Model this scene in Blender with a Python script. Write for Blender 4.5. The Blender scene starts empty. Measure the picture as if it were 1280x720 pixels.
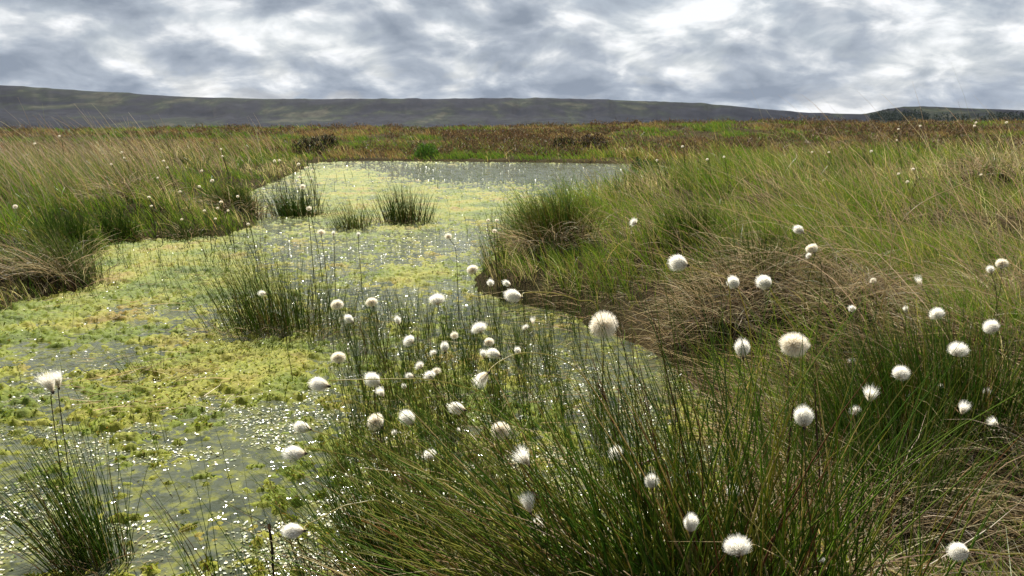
import bpy, math, random
import numpy as np
from mathutils import Vector, Matrix, Quaternion

RNG = np.random.default_rng(11)
random.seed(11)
R = math.radians
scene = bpy.context.scene
COL = scene.collection

# ------------------------------------------------------------------ camera
CAM_H, FPX, PITCH = 0.95, 995.0, math.atan((360 - 148) / 995.0)
cam_d = bpy.data.cameras.new("camera")
cam = bpy.data.objects.new("camera", cam_d)
COL.objects.link(cam)
cam.location = (0, 0, CAM_H)
cam.rotation_euler = (math.pi / 2 - PITCH, 0, 0)
cam_d.sensor_width = 36.0
cam_d.lens = FPX / 1280 * 36
cam_d.clip_start = 0.02
cam_d.clip_end = 20000
scene.camera = cam
SP, CP = math.sin(PITCH), math.cos(PITCH)


def ray(px, py):
    x, v = (px - 640) / FPX, (360 - py) / FPX
    return np.array([x, CP + v * SP, -SP + v * CP])      # unit forward depth


def plane_pt(px, py, z=0.0):
    d = ray(px, py)
    t = (z - CAM_H) / d[2]
    return np.array([d[0] * t, d[1] * t])


def to_pix(x, y, z=0.0):
    """photo coordinates of points (arrays)"""
    dz = z - CAM_H
    depth = y * CP - dz * SP
    up = y * SP + dz * CP
    depth = np.maximum(depth, 1e-3)
    return 640 + FPX * x / depth, 360 - FPX * up / depth


# ------------------------------------------------------------------ noise
def _hash(ix, iy, s):
    h = (ix.astype(np.int64) * 374761393 + iy.astype(np.int64) * 668265263 + s * 974711) & 0x7FFFFFFF
    h = ((h ^ (h >> 13)) * 1274126177) & 0x7FFFFFFF
    h = h ^ (h >> 16)
    return (h & 0xFFFF) / 65535.0


def vnoise(x, y, s=0):
    ix, iy = np.floor(x), np.floor(y)
    fx, fy = x - ix, y - iy
    fx, fy = fx * fx * (3 - 2 * fx), fy * fy * (3 - 2 * fy)
    a, b = _hash(ix, iy, s), _hash(ix + 1, iy, s)
    c, d = _hash(ix, iy + 1, s), _hash(ix + 1, iy + 1, s)
    return (a * (1 - fx) + b * fx) * (1 - fy) + (c * (1 - fx) + d * fx) * fy


def fbm(x, y, s=0, o=4):
    t, amp, tot = 0, 1.0, 0
    for i in range(o):
        t = t + vnoise(x * 2 ** i + 17.3 * i, y * 2 ** i - 9.1 * i, s + i) * amp
        tot += amp
        amp *= 0.5
    return t / tot


def worley(x, y, s=0):
    ix, iy = np.floor(x), np.floor(y)
    best = np.full(x.shape, 9.0)
    for dx in (-1, 0, 1):
        for dy in (-1, 0, 1):
            cx, cy = ix + dx, iy + dy
            px = cx + _hash(cx, cy, s)
            py = cy + _hash(cx, cy, s + 77)
            best = np.minimum(best, (px - x) ** 2 + (py - y) ** 2)
    return np.sqrt(best)


def sstep(a, b, x):
    t = np.clip((x - a) / (b - a), 0, 1)
    return t * t * (3 - 2 * t)


# ------------------------------------------------------------------ terrain
SHORE_PX = [(-420, 900), (-420, 430), (0, 392), (55, 376), (105, 362), (122, 345), (110, 322), (150, 304), (220, 300), (285, 296), (318, 284), (322, 262),
            (318, 242), (340, 228), (380, 214), (386, 204), (450, 201), (640, 203), (780, 205), (882, 209), (888, 217),
            (800, 230), (720, 250), (640, 272), (615, 300), (590, 350), (610, 372), (700, 392), (780, 432),
            (850, 482), (880, 560), (890, 640), (900, 900)]
SHORE = np.array([plane_pt(*p) for p in SHORE_PX])
MOUNDS = []      # (x, y, radius, height) gentle swellings of the peat


def pond_sd(x, y):
    """signed distance to the shoreline, positive on land"""
    x, y = np.atleast_1d(x).astype(float), np.atleast_1d(y).astype(float)
    d2 = np.full(x.shape, 1e18)
    inside = np.zeros(x.shape, bool)
    n = len(SHORE)
    for i in range(n):
        ax, ay = SHORE[i]
        bx, by = SHORE[(i + 1) % n]
        ex, ey = bx - ax, by - ay
        t = np.clip(((x - ax) * ex + (y - ay) * ey) / (ex * ex + ey * ey), 0, 1)
        d2 = np.minimum(d2, (x - ax - t * ex) ** 2 + (y - ay - t * ey) ** 2)
        cond = (ay > y) != (by > y)
        xi = ex * (y - ay) / (ey if abs(ey) > 1e-9 else 1e-9) + ax
        inside ^= cond & (x < xi)
    d = np.sqrt(d2)
    return np.where(inside, -d, d)


def terrain(x, y):
    x, y = np.atleast_1d(x).astype(float), np.atleast_1d(y).astype(float)
    r = np.hypot(x, y)
    sd = pond_sd(x, y) + (fbm(x * 1.6, y * 1.6, 5, 3) - 0.5) * 0.22 * sstep(2, 5, r) + (fbm(x * 5, y * 5, 6, 2) - 0.5) * 0.08
    land = sstep(-0.25, 0.18, sd)
    z = -0.16 + 0.20 * land
    az = np.arctan2(x, np.maximum(y, 0.01))
    right = sstep(0.0, 0.25, az)
    left = sstep(-0.1, -0.35, az)
    near = 1 - sstep(11, 17, r)
    z = z + near * right * (0.20 * sstep(0.05, 0.9, sd) + 0.16 * sstep(1.0, 5.0, sd))
    z = z + near * left * (0.13 * sstep(0.1, 1.2, sd) + 0.12 * sstep(1.0, 5.0, sd))
    hum = (fbm(x * 1.3 + 3, y * 1.3, 21, 3) - 0.45) * 0.26 + (fbm(x * 4, y * 4, 25, 2) - 0.5) * 0.08
    z = z + hum * sstep(0.1, 0.7, sd) * (0.7 + 0.3 * near)
    z = np.where(sd > 0.12, np.maximum(z, 0.035), z)
    far = sstep(15, 24, r)
    crest = 0.21 * sstep(19, 42, r) + 0.33 * right * sstep(15, 45, r) + 0.05 * left
    z = z + far * (crest + 0.5 * (fbm(x * 0.16, y * 0.16, 31, 3) - 0.5) * sstep(18, 30, r))
    for mx, my, mr, mh in MOUNDS:
        z = z + mh * np.exp(-((x - mx) ** 2 + (y - my) ** 2) / (mr * mr)) * sstep(-0.5, 0.1, sd)
    z = z - 2.5 * sstep(48, 110, r) - 68 * sstep(90, 900, r)
    return z


def gz(x, y):
    return float(terrain(np.array([x]), np.array([y]))[0])


def ground_at(px, py, lift=0.0):
    """walk the sight line until it meets the land (lifted by some height)"""
    d = ray(px, py)
    ts = np.geomspace(0.5, 120, 3000)
    x, y, z = d[0] * ts, d[1] * ts, CAM_H + d[2] * ts
    g = np.maximum(terrain(x, y), -0.02) + lift
    i = np.argmax(z <= g)
    if z[i] > g[i]:
        i = len(ts) - 1
    return x[i], y[i], ts[i]


for (px, py, mr, mh) in [(925, 372, 0.42, 0.07), (1060, 388, 0.22, 0.05), (1265, 400, 0.25, 0.08), (1120, 640, 0.30, 0.06),
                         (690, 325, 0.45, 0.08), (440, 214, 0.5, 0.17), (870, 800, 0.42, 0.22)]:
    p = plane_pt(px, py, 0.15)
    MOUNDS.append((p[0], p[1], mr, mh))


KEEP_CLEAR = []
for (px, py, cr) in [(930, 372, 0.40), (1065, 388, 0.24), (1262, 402, 0.25), (1085, 650, 0.34), (1150, 565, 0.30), (880, 775, 0.25), (690, 322, 0.3),
                     (75, 352, 0.3), (85, 330, 0.2), (900, 440, 0.25), (820, 390, 0.25)]:
    gx_, gy_, _t = ground_at(px, py)
    KEEP_CLEAR.append((gx_, gy_, cr))


def open_ground(x, y, r=None):
    k = np.ones_like(x)
    for mx, my, mr_ in KEEP_CLEAR:
        k = k * (1 - 0.9 * np.exp(-(((x - mx) ** 2 + (y - my) ** 2) / (mr_ * mr_)) ** 2))
    return k


# ------------------------------------------------------------------ mesh helpers
def make_mesh(name, verts, faces, cols=None, smooth=True, mat=None):
    """verts (n,3) array; faces (m,k) int array with one k"""
    me = bpy.data.meshes.new(name)
    verts = np.ascontiguousarray(verts, dtype=np.float32)
    faces = np.ascontiguousarray(faces, dtype=np.int32)
    m, k = faces.shape
    me.vertices.add(len(verts))
    me.vertices.foreach_set("co", verts.ravel())
    me.loops.add(m * k)
    me.loops.foreach_set("vertex_index", faces.ravel())
    me.polygons.add(m)
    me.polygons.foreach_set("loop_start", np.arange(0, m * k, k, dtype=np.int32))
    if smooth:
        me.polygons.foreach_set("use_smooth", np.ones(m, bool))
    if cols is not None:
        a = me.color_attributes.new("Col", "FLOAT_COLOR", "POINT")
        c = np.ones((len(verts), 4), np.float32)
        c[:, :3] = cols
        a.data.foreach_set("color", c.ravel())
    me.update(calc_edges=True)
    me.validate()
    if mat:
        me.materials.append(mat)
    return me


def link(name, me, parent=None, label=None, cat=None, group=None, kind=None, loc=None):
    o = bpy.data.objects.new(name, me)
    COL.objects.link(o)
    if parent is not None:
        o.parent = parent
    if loc is not None:
        o.location = loc
    tag(o, label, cat, group, kind)
    return o


def tag(o, label=None, cat=None, group=None, kind=None):
    for k, v in (("label", label), ("category", cat), ("group", group), ("kind", kind)):
        if v:
            o[k] = v


class Geo:
    """collects vert / quad / colour arrays"""
    def __init__(self):
        self.v, self.f, self.c, self.n = [], [], [], 0

    def add(self, v, f, c):
        self.v.append(v); self.f.append(f + self.n); self.c.append(c)
        self.n += len(v)

    def mesh(self, name, mat, smooth=True, origin=None):
        v = np.concatenate(self.v)
        if origin is not None:
            v = v - np.array(origin)
        return make_mesh(name, v, np.concatenate(self.f), np.concatenate(self.c), smooth, mat)


def blades(P, L, W, az, lean, curl, c0, c1, K=4, tube=False, wob=0.0):
    """grass blades / round rush stems. P (n,3), the rest (n,) or (n,3) colours base and tip"""
    n = len(P)
    L, W, az, lean, curl = (np.broadcast_to(np.asarray(a, float), (n,)) for a in (L, W, az, lean, curl))
    pos = P.copy().astype(float)
    rot = RNG.uniform(0, 2 * math.pi, n)
    rings, colr = [], []
    m = 3 if tube else 2
    azk = az.copy()
    for k in range(K + 1):
        t = k / K
        th = lean + curl * t ** 1.4
        d = np.stack([np.sin(th) * np.cos(azk), np.sin(th) * np.sin(azk), np.cos(th)], 1)
        if k > 0:
            pos = pos + d * (L / K)[:, None]
        azk = azk + RNG.normal(0, 1, n) * wob
        ref = np.stack([np.cos(rot), np.sin(rot), 0.3 * np.sin(rot * 3)], 1)
        u = np.cross(d, ref); u /= np.linalg.norm(u, axis=1)[:, None] + 1e-9
        w = W * (1.0 - 0.85 * t ** 1.5) * 0.5
        if tube:
            v = np.cross(d, u)
            for j in range(3):
                a = 2 * math.pi * j / 3
                rings.append(pos + (u * math.cos(a) + v * math.sin(a)) * w[:, None])
        else:
            rings.append(pos - u * w[:, None]); rings.append(pos + u * w[:, None])
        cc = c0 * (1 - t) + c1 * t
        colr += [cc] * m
    V = np.stack(rings, 1).reshape(-1, 3)          # n * (K+1)*m
    C = np.stack(colr, 1).reshape(-1, 3)
    base = (np.arange(n) * (K + 1) * m)[:, None]
    fl = []
    for k in range(K):
        if tube:
            for j in range(3):
                j2 = (j + 1) % 3
                fl.append([k * 3 + j, k * 3 + j2, k * 3 + 3 + j2, k * 3 + 3 + j])
        else:
            fl.append([k * 2, k * 2 + 1, k * 2 + 3, k * 2 + 2])
    F = (base[:, :, None] + np.array(fl)[None]).reshape(-1, 4)
    return V, F, C


def pal(n, cols, wts, jit=0.18):
    cols = np.array(cols, float)
    i = RNG.choice(len(cols), n, p=np.array(wts) / sum(wts))
    c = cols[i] * (1 + RNG.normal(0, jit, (n, 1)))
    c = c * (1 + RNG.normal(0, 0.05, (n, 3)))
    return np.clip(c, 0.004, 0.9)


def sweep(pts, radii, sides=5):
    """tube mesh along points"""
    pts = np.array(pts, float)
    n = len(pts)
    V = []
    for i in range(n):
        t = pts[min(i + 1, n - 1)] - pts[max(i - 1, 0)]
        t /= np.linalg.norm(t) + 1e-9
        ref = np.array([0.31, 0.95, 0.02]) if abs(t[1]) < 0.9 else np.array([1, 0, 0.1])
        u = np.cross(t, ref); u /= np.linalg.norm(u)
        v = np.cross(t, u)
        for j in range(sides):
            a = 2 * math.pi * j / sides
            V.append(pts[i] + (u * math.cos(a) + v * math.sin(a)) * radii[i])
    F = []
    for i in range(n - 1):
        for j in range(sides):
            j2 = (j + 1) % sides
            F.append([i * sides + j, i * sides + j2, (i + 1) * sides + j2, (i + 1) * sides + j])
    return np.array(V), np.array(F)


def catmull(pts, m=6):
    P = [np.array(p, float) for p in pts]
    P = [2 * P[0] - P[1]] + P + [2 * P[-1] - P[-2]]
    out = []
    for i in range(1, len(P) - 2):
        for k in range(m):
            t = k / m
            a, b, c, d = P[i - 1], P[i], P[i + 1], P[i + 2]
            out.append(0.5 * ((2 * b) + (c - a) * t + (2 * a - 5 * b + 4 * c - d) * t * t + (3 * b - a - 3 * c + d) * t ** 3))
    out.append(P[-2])
    return np.array(out)


def scatter(n, r0, r1, a0, a1, power=1.4):
    """points spread over a sector, denser near the viewer"""
    u = RNG.random(n)
    q = 2.0 - power - 0.0
    if abs(power - 1.0) < 1e-6 or True:
        # pdf(r) ~ r^-power
        e = 1 - power
        r = (r0 ** e + u * (r1 ** e - r0 ** e)) ** (1 / e)
    a = np.radians(RNG.uniform(a0, a1, n))
    return r * np.sin(a), r * np.cos(a), r, a


# ------------------------------------------------------------------ materials
def nt(name):
    m = bpy.data.materials.new(name)
    m.use_nodes = True
    t = m.node_tree
    t.nodes.clear()
    out = t.nodes.new("ShaderNodeOutputMaterial")
    return m, t, out


def N(t, typ, **kw):
    n = t.nodes.new(typ)
    for k, v in kw.items():
        if k.startswith("i_"):
            key = k[2:].replace("_", " ")
            n.inputs[key].default_value = v
        else:
            setattr(n, k, v)
    return n


def plant_mat(name, transl=0.4, rough=0.45, spec=0.35, tint=(1.25, 1.25, 0.75)):
    m, t, out = nt(name)
    at = N(t, "ShaderNodeAttribute", attribute_name="Col")
    p = N(t, "ShaderNodeBsdfPrincipled")
    p.inputs["Roughness"].default_value = rough
    p.inputs["Specular IOR Level"].default_value = spec
    t.links.new(at.outputs["Color"], p.inputs["Base Color"])
    tr = N(t, "ShaderNodeBsdfTranslucent")
    mul = N(t, "ShaderNodeMix", data_type="RGBA", blend_type="MULTIPLY")
    mul.inputs[0].default_value = 1
    mul.inputs[7].default_value = (*tint, 1)
    t.links.new(at.outputs["Color"], mul.inputs[6])
    t.links.new(mul.outputs[2], tr.inputs["Color"])
    mx = N(t, "ShaderNodeMixShader")
    mx.inputs[0].default_value = transl
    t.links.new(p.outputs[0], mx.inputs[1]); t.links.new(tr.outputs[0], mx.inputs[2])
    t.links.new(mx.outputs[0], out.inputs[0])
    return m


M_GRASS = plant_mat("grass_blades", 0.42, 0.42, 0.4)
M_RUSH = plant_mat("rush_stems", 0.45, 0.38, 0.3)
M_STRAW = plant_mat("dead_straw", 0.35, 0.6, 0.25, (1.1, 1.0, 0.8))
M_COTTON = plant_mat("cotton_fibres", 0.6, 0.8, 0.1, (1.0, 0.98, 0.92))
M_MOSSLEAF = plant_mat("moss_leaves", 0.35, 0.45, 0.12, (1.2, 1.15, 0.7))
M_HEATHER = plant_mat("heather_sprigs", 0.2, 0.7, 0.2, (1.1, 1.0, 0.8))
M_BRACT = plant_mat("bract_scales", 0.1, 0.6, 0.2, (1, 1, 1))


def ground_mat():
    m, t, out = nt("peat_and_thatch")
    p = N(t, "ShaderNodeBsdfPrincipled")
    p.inputs["Roughness"].default_value = 1.0
    p.inputs["Specular IOR Level"].default_value = 0.02
    geo = N(t, "ShaderNodeNewGeometry")
    n1 = N(t, "ShaderNodeTexNoise", i_Scale=1.7, i_Detail=8.0, i_Roughness=0.6)
    n2 = N(t, "ShaderNodeTexNoise", i_Scale=48.0, i_Detail=8.0, i_Roughness=0.75)
    n3 = N(t, "ShaderNodeTexNoise", i_Scale=0.02, i_Detail=6.0)
    for n in (n1, n2, n3):
        t.links.new(geo.outputs["Position"], n.inputs["Vector"])
    r1 = N(t, "ShaderNodeValToRGB")
    e = r1.color_ramp.elements
    e[0].position, e[0].color = 0.36, (0.022, 0.016, 0.010, 1)
    e[1].position, e[1].color = 0.66, (0.075, 0.055, 0.024, 1)
    e.new(0.52).color = (0.042, 0.040, 0.014, 1)
    r2 = N(t, "ShaderNodeValToRGB")
    e = r2.color_ramp.elements
    e[0].position, e[0].color = 0.40, (0.016, 0.012, 0.008, 1)
    e[1].position, e[1].color = 0.7, (0.14, 0.10, 0.045, 1)
    t.links.new(n1.outputs["Fac"], r1.inputs[0]); t.links.new(n2.outputs["Fac"], r2.inputs[0])
    mx = N(t, "ShaderNodeMix", data_type="RGBA"); mx.inputs[0].default_value = 0.5
    t.links.new(r1.outputs[0], mx.inputs[6]); t.links.new(r2.outputs[0], mx.inputs[7])
    t.links.new(mx.outputs[2], p.inputs["Base Color"])
    b = N(t, "ShaderNodeBump", i_Strength=1.0, i_Distance=0.05)
    t.links.new(n2.outputs["Fac"], b.inputs["Height"]); t.links.new(b.outputs[0], p.inputs["Normal"])
    t.links.new(p.outputs[0], out.inputs[0])
    return m


def water_mat():
    m, t, out = nt("bog_water")
    p = N(t, "ShaderNodeBsdfPrincipled")
    p.inputs["Roughness"].default_value = 0.06
    p.inputs["IOR"].default_value = 1.33
    p.inputs["Specular IOR Level"].default_value = 0.6
    geo = N(t, "ShaderNodeNewGeometry")
    n0 = N(t, "ShaderNodeTexNoise", i_Scale=3.0, i_Detail=6.0)
    t.links.new(geo.outputs["Position"], n0.inputs["Vector"])
    r = N(t, "ShaderNodeValToRGB")
    e = r.color_ramp.elements
    e[0].position, e[0].color = 0.35, (0.026, 0.032, 0.018, 1)
    e[1].position, e[1].color = 0.68, (0.075, 0.082, 0.045, 1)
    t.links.new(n0.outputs["Fac"], r.inputs[0])
    nm = N(t, "ShaderNodeTexNoise", i_Scale=21.0, i_Detail=5.0, i_Roughness=0.65)
    t.links.new(geo.outputs["Position"], nm.inputs["Vector"])
    rm = N(t, "ShaderNodeMapRange"); rm.inputs[1].default_value = 0.47; rm.inputs[2].default_value = 0.62
    t.links.new(nm.outputs["Fac"], rm.inputs[0])
    mm = N(t, "ShaderNodeMix", data_type="RGBA"); mm.inputs[7].default_value = (0.125, 0.130, 0.026, 1)
    t.links.new(rm.outputs[0], mm.inputs[0]); t.links.new(r.outputs[0], mm.inputs[6])
    t.links.new(mm.outputs[2], p.inputs["Base Color"])
    mp = N(t, "ShaderNodeMapping"); mp.inputs["Scale"].default_value = (1.0, 1.6, 1.0)
    t.links.new(geo.outputs["Position"], mp.inputs["Vector"])
    acc = None
    for sc_, k_ in ((42.0, 0.90), (13.0, 0.60), (4.0, 0.25)):
        w = N(t, "ShaderNodeTexNoise", i_Scale=sc_, i_Detail=2.0, i_Roughness=0.5)
        t.links.new(mp.outputs[0], w.inputs["Vector"])
        sb = N(t, "ShaderNodeVectorMath", operation="SUBTRACT"); sb.inputs[1].default_value = (0.5, 0.5, 0.5)
        t.links.new(w.outputs["Color"], sb.inputs[0])
        ml = N(t, "ShaderNodeVectorMath", operation="MULTIPLY"); ml.inputs[1].default_value = (k_, k_, 0.0)
        t.links.new(sb.outputs[0], ml.inputs[0])
        ad = N(t, "ShaderNodeVectorMath", operation="ADD")
        t.links.new(ml.outputs[0], ad.inputs[0])
        if acc is None:
            ad.inputs[1].default_value = (0, 0, 1)
        else:
            t.links.new(acc.outputs[0], ad.inputs[1])
        acc = ad
    nz = N(t, "ShaderNodeVectorMath", operation="NORMALIZE")
    t.links.new(acc.outputs[0], nz.inputs[0]); t.links.new(nz.outputs[0], p.inputs["Normal"])
    t.links.new(p.outputs[0], out.inputs[0])
    return m


def moss_mat():
    m, t, out = nt("sphagnum_moss")
    p = N(t, "ShaderNodeBsdfPrincipled")
    p.inputs["Roughness"].default_value = 0.6
    p.inputs["Specular IOR Level"].default_value = 0.05
    geo = N(t, "ShaderNodeNewGeometry")
    n1 = N(t, "ShaderNodeTexNoise", i_Scale=2.2, i_Detail=6.0, i_Roughness=0.6)
    n2 = N(t, "ShaderNodeTexNoise", i_Scale=60.0, i_Detail=6.0, i_Roughness=0.7)
    t.links.new(geo.outputs["Position"], n1.inputs["Vector"]); t.links.new(geo.outputs["Position"], n2.inputs["Vector"])
    r = N(t, "ShaderNodeValToRGB")
    e = r.color_ramp.elements
    e[0].position, e[0].color = 0.30, (0.060, 0.088, 0.016, 1)
    e[1].position, e[1].color = 0.74, (0.19, 0.115, 0.035, 1)
    e.new(0.43).color = (0.112, 0.148, 0.017, 1)
    e.new(0.56).color = (0.200, 0.205, 0.028, 1)
    t.links.new(n1.outputs["Fac"], r.inputs[0])
    r2 = N(t, "ShaderNodeValToRGB")
    e = r2.color_ramp.elements
    e[0].position, e[0].color = 0.3, (0.55, 0.5, 0.5, 1)
    e[1].position, e[1].color = 0.7, (1.25, 1.25, 1.2, 1)
    t.links.new(n2.outputs["Fac"], r2.inputs[0])
    mx = N(t, "ShaderNodeMix", data_type="RGBA", blend_type="MULTIPLY"); mx.inputs[0].default_value = 1
    t.links.new(r.outputs[0], mx.inputs[6]); t.links.new(r2.outputs[0], mx.inputs[7])
    t.links.new(mx.outputs[2], p.inputs["Base Color"])
    b = N(t, "ShaderNodeBump", i_Strength=0.9, i_Distance=0.006)
    t.links.new(n2.outputs["Fac"], b.inputs["Height"]); t.links.new(b.outputs[0], p.inputs["Normal"])
    t.links.new(p.outputs[0], out.inputs[0])
    return m


def hill_mat():
    m, t, out = nt("shaded_heather_hill")
    p = N(t, "ShaderNodeBsdfPrincipled")
    p.inputs["Roughness"].default_value = 0.95
    p.inputs["Specular IOR Level"].default_value = 0.05
    geo = N(t, "ShaderNodeNewGeometry")
    mp = N(t, "ShaderNodeMapping"); mp.inputs["Scale"].default_value = (0.0050, 0.0010, 0.018)
    t.links.new(geo.outputs["Position"], mp.inputs["Vector"])
    mp2 = N(t, "ShaderNodeMapping"); mp2.inputs["Scale"].default_value = (0.030, 0.005, 0.07)
    t.links.new(geo.outputs["Position"], mp2.inputs["Vector"])
    n1 = N(t, "ShaderNodeTexNoise", i_Scale=1.6, i_Detail=6.0, i_Roughness=0.6, i_Distortion=0.6)
    n2 = N(t, "ShaderNodeTexNoise", i_Scale=1.4, i_Detail=8.0, i_Roughness=0.7)
    t.links.new(mp.outputs[0], n1.inputs["Vector"]); t.links.new(mp2.outputs[0], n2.inputs["Vector"])
    r = N(t, "ShaderNodeValToRGB")
    e = r.color_ramp.elements
    e[0].position, e[0].color = 0.40, (0.004, 0.006, 0.012, 1)  # navy tones put distance blue and cloud shade into the hill colour
    e[1].position, e[1].color = 0.64, (0.045, 0.044, 0.026, 1)
    e.new(0.46).color = (0.009, 0.010, 0.017, 1)
    e.new(0.53).color = (0.010, 0.013, 0.012, 1)
    e.new(0.60).color = (0.018, 0.026, 0.012, 1)
    t.links.new(n1.outputs["Fac"], r.inputs[0])
    r2 = N(t, "ShaderNodeValToRGB")
    e = r2.color_ramp.elements
    e[0].position, e[0].color = 0.32, (0.25, 0.26, 0.30, 1)
    e[1].position, e[1].color = 0.70, (1.15, 1.12, 1.1, 1)
    t.links.new(n2.outputs["Fac"], r2.inputs[0])
    mx = N(t, "ShaderNodeMix", data_type="RGBA", blend_type="MULTIPLY"); mx.inputs[0].default_value = 1
    t.links.new(r.outputs[0], mx.inputs[6]); t.links.new(r2.outputs[0], mx.inputs[7])
    # bare shale on the steep scars
    sx = N(t, "ShaderNodeSeparateXYZ"); t.links.new(geo.outputs["Normal"], sx.inputs[0])
    mr_ = N(t, "ShaderNodeMapRange"); mr_.inputs[1].default_value = 0.93; mr_.inputs[2].default_value = 0.75
    t.links.new(sx.outputs[2], mr_.inputs[0])
    mu = N(t, "ShaderNodeMath", operation="MULTIPLY"); t.links.new(mr_.outputs[0], mu.inputs[0]); t.links.new(n2.outputs["Fac"], mu.inputs[1])
    m3 = N(t, "ShaderNodeMix", data_type="RGBA"); m3.inputs[7].default_value = (0.055, 0.050, 0.047, 1)
    t.links.new(mu.outputs[0], m3.inputs[0]); t.links.new(mx.outputs[2], m3.inputs[6])
    t.links.new(m3.outputs[2], p.inputs["Base Color"])
    t.links.new(p.outputs[0], out.inputs[0])
    return m


M_GROUND, M_WATER, M_MOSS, M_HILL = ground_mat(), water_mat(), moss_mat(), hill_mat()


# ------------------------------------------------------------------ polar sheets
def polar(rs, azs, zf):
    rr, aa = np.meshgrid(rs, azs, indexing="ij")
    x, y = rr * np.sin(aa), rr * np.cos(aa)
    z = zf(x.ravel(), y.ravel()).reshape(x.shape)
    V = np.stack([x, y, z], -1).reshape(-1, 3)
    nr, na = x.shape
    i = np.arange(nr - 1)[:, None] * na + np.arange(na - 1)[None]
    F = np.stack([i, i + 1, i + na + 1, i + na], -1).reshape(-1, 4)[:, ::-1]
    return V, F


rs = np.concatenate([np.geomspace(0.25, 75, 460), np.geomspace(79, 1500, 40)])
azs = np.concatenate([np.linspace(-180, -48, 40)[:-1], np.linspace(-48, 48, 420), np.linspace(48, 180, 40)[1:]])
V, F = polar(rs, np.radians(azs), terrain)
link("ground", make_mesh("ground", V, F, None, True, M_GROUND), label="peaty moorland ground under the grass and heather", cat="ground", kind="structure")

# water: one still sheet, the banks rise through it
wv = np.array([[-14, -4, 0], [16, -4, 0], [16, 20, 0], [-14, 20, 0]], float)
link("water", make_mesh("water", wv, np.array([[0, 1, 2, 3]]), None, False, M_WATER), label="glittering shallow bog pool winding through the moor", cat="water", kind="structure")


# ------------------------------------------------------------------ moss on the pool
BLOBS = [  # photo x, y, half-width, half-height, amount  (moss mats and open leads)
    (150, 350, 190, 32, 0.30), (190, 315, 90, 20, 0.25), (40, 388, 90, 22, 0.22), (60, 420, 120, 16, 0.12), (240, 465, 110, 40, 0.30), (150, 515, 120, 30, 0.22),
    (330, 455, 60, 40, 0.25), (130, 450, 60, 18, -0.22), (330, 520, 70, 26, -0.18), (90, 600, 110, 70, -0.05), (300, 590, 120, 70, -0.05), (60, 490, 70, 24, -0.06), (350, 680, 90, 50, -0.05),
    (520, 345, 70, 12, 0.32), (450, 322, 120, 22, -0.07), (570, 300, 60, 14, -0.10), (480, 370, 60, 20, -0.12), (560, 355, 22, 12, -0.25),
    (500, 260, 130, 26, 0.14), (600, 262, 70, 14, 0.14), (470, 235, 70, 10, 0.10), (430, 218, 60, 7, 0.3), (660, 216, 240, 11, -0.30),
    (760, 232, 110, 10, -0.05), (420, 275, 60, 12, 0.05), (350, 275, 30, 30, -0.10), (690, 440, 120, 60, -0.16), (790, 500, 60, 70, -0.22),
    (650, 620, 110, 110, 0.10), (560, 480, 140, 50, 0.14), (480, 560, 90, 60, 0.12), (60, 690, 70, 18, -0.3), (360, 640, 90, 60, 0.0), (870, 520, 40, 30, 0.2)]


def moss_cov(x, y):
    px, py = to_pix(x, y, 0.0)
    c = np.full(x.shape, 0.035)
    for bx, by, bw, bh, a in BLOBS:
        c = c + a * np.exp(-((px - bx) / bw) ** 2 - ((py - by) / bh) ** 2)
    return c


def moss_z(x, y):
    r = np.hypot(x, y)
    cov = moss_cov(x, y)
    n = fbm(x * 2.3, y * 2.3, 41, 3) * 0.16 + fbm(x * 8 + 5, y * 8, 45, 3) * 0.26 + fbm(x * 26 + 5, y * 26, 47, 2) * 0.60
    lvl = (n - 0.53 + cov)
    b1 = 1 - worley(x * 34, y * 34, 51)
    b2 = 1 - worley(x * 75, y * 75, 57)
    z = np.clip(lvl, -0.2, 0.34) * 0.075 - 0.009 + b1 * 0.011 + b2 * 0.006 + (1 - worley(x * 9, y * 9, 59)) * 0.009 - 0.012
    return z


mr = np.geomspace(1.25, 18.5, 800)
ma = np.radians(np.linspace(-43, 22, 1000))
V, F = polar(mr, ma, moss_z)
sdv = pond_sd(V[:, 0], V[:, 1])
keepv = (V[:, 2] > -0.006) & (sdv < 0.35)
F = F[keepv[F].any(1) & (sdv[F] < 0.35).all(1)]
used = np.unique(F)
remap = np.zeros(len(V), np.int64); remap[used] = np.arange(len(used))
MV = V[used]
moss = link("moss", make_mesh("moss", MV, remap[F], None, True, M_MOSS), label="yellow green sphagnum moss floating in mats on the pool", cat="moss", kind="stuff")

# leafy moss tips
top = MV[MV[:, 2] > 0.004]
rr = np.hypot(top[:, 0], top[:, 1])
prob = np.clip(1.1 / rr ** 1.1, 0, 1) * (rr < 8)
sel = top[RNG.random(len(top)) < prob * 0.32]
n = len(sel)
k5 = np.repeat(np.arange(n), 3)
P = sel[k5] + RNG.normal(0, 0.002, (n * 3, 3))
P[:, 2] -= 0.003
cn = fbm(P[:, 0] * 2.2, P[:, 1] * 2.2, 61, 4)
ca = pal(len(P), [(0.075, 0.115, 0.012), (0.140, 0.178, 0.020), (0.210, 0.212, 0.030), (0.19, 0.12, 0.03)], [3, 4, 2, 1], 0.2)
g = Geo()
g.add(*blades(P, RNG.uniform(0.006, 0.016, len(P)), RNG.uniform(0.0035, 0.006, len(P)), RNG.uniform(0, 6.28, len(P)),
              RNG.uniform(0.3, 1.2, len(P)), 0.6, ca * 0.85, ca * 1.15, K=2))
link("moss_tips", g.mesh("moss_tips", M_MOSSLEAF, False), label="leafy sphagnum tips rising from the moss mats", cat="moss", kind="stuff")


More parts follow.
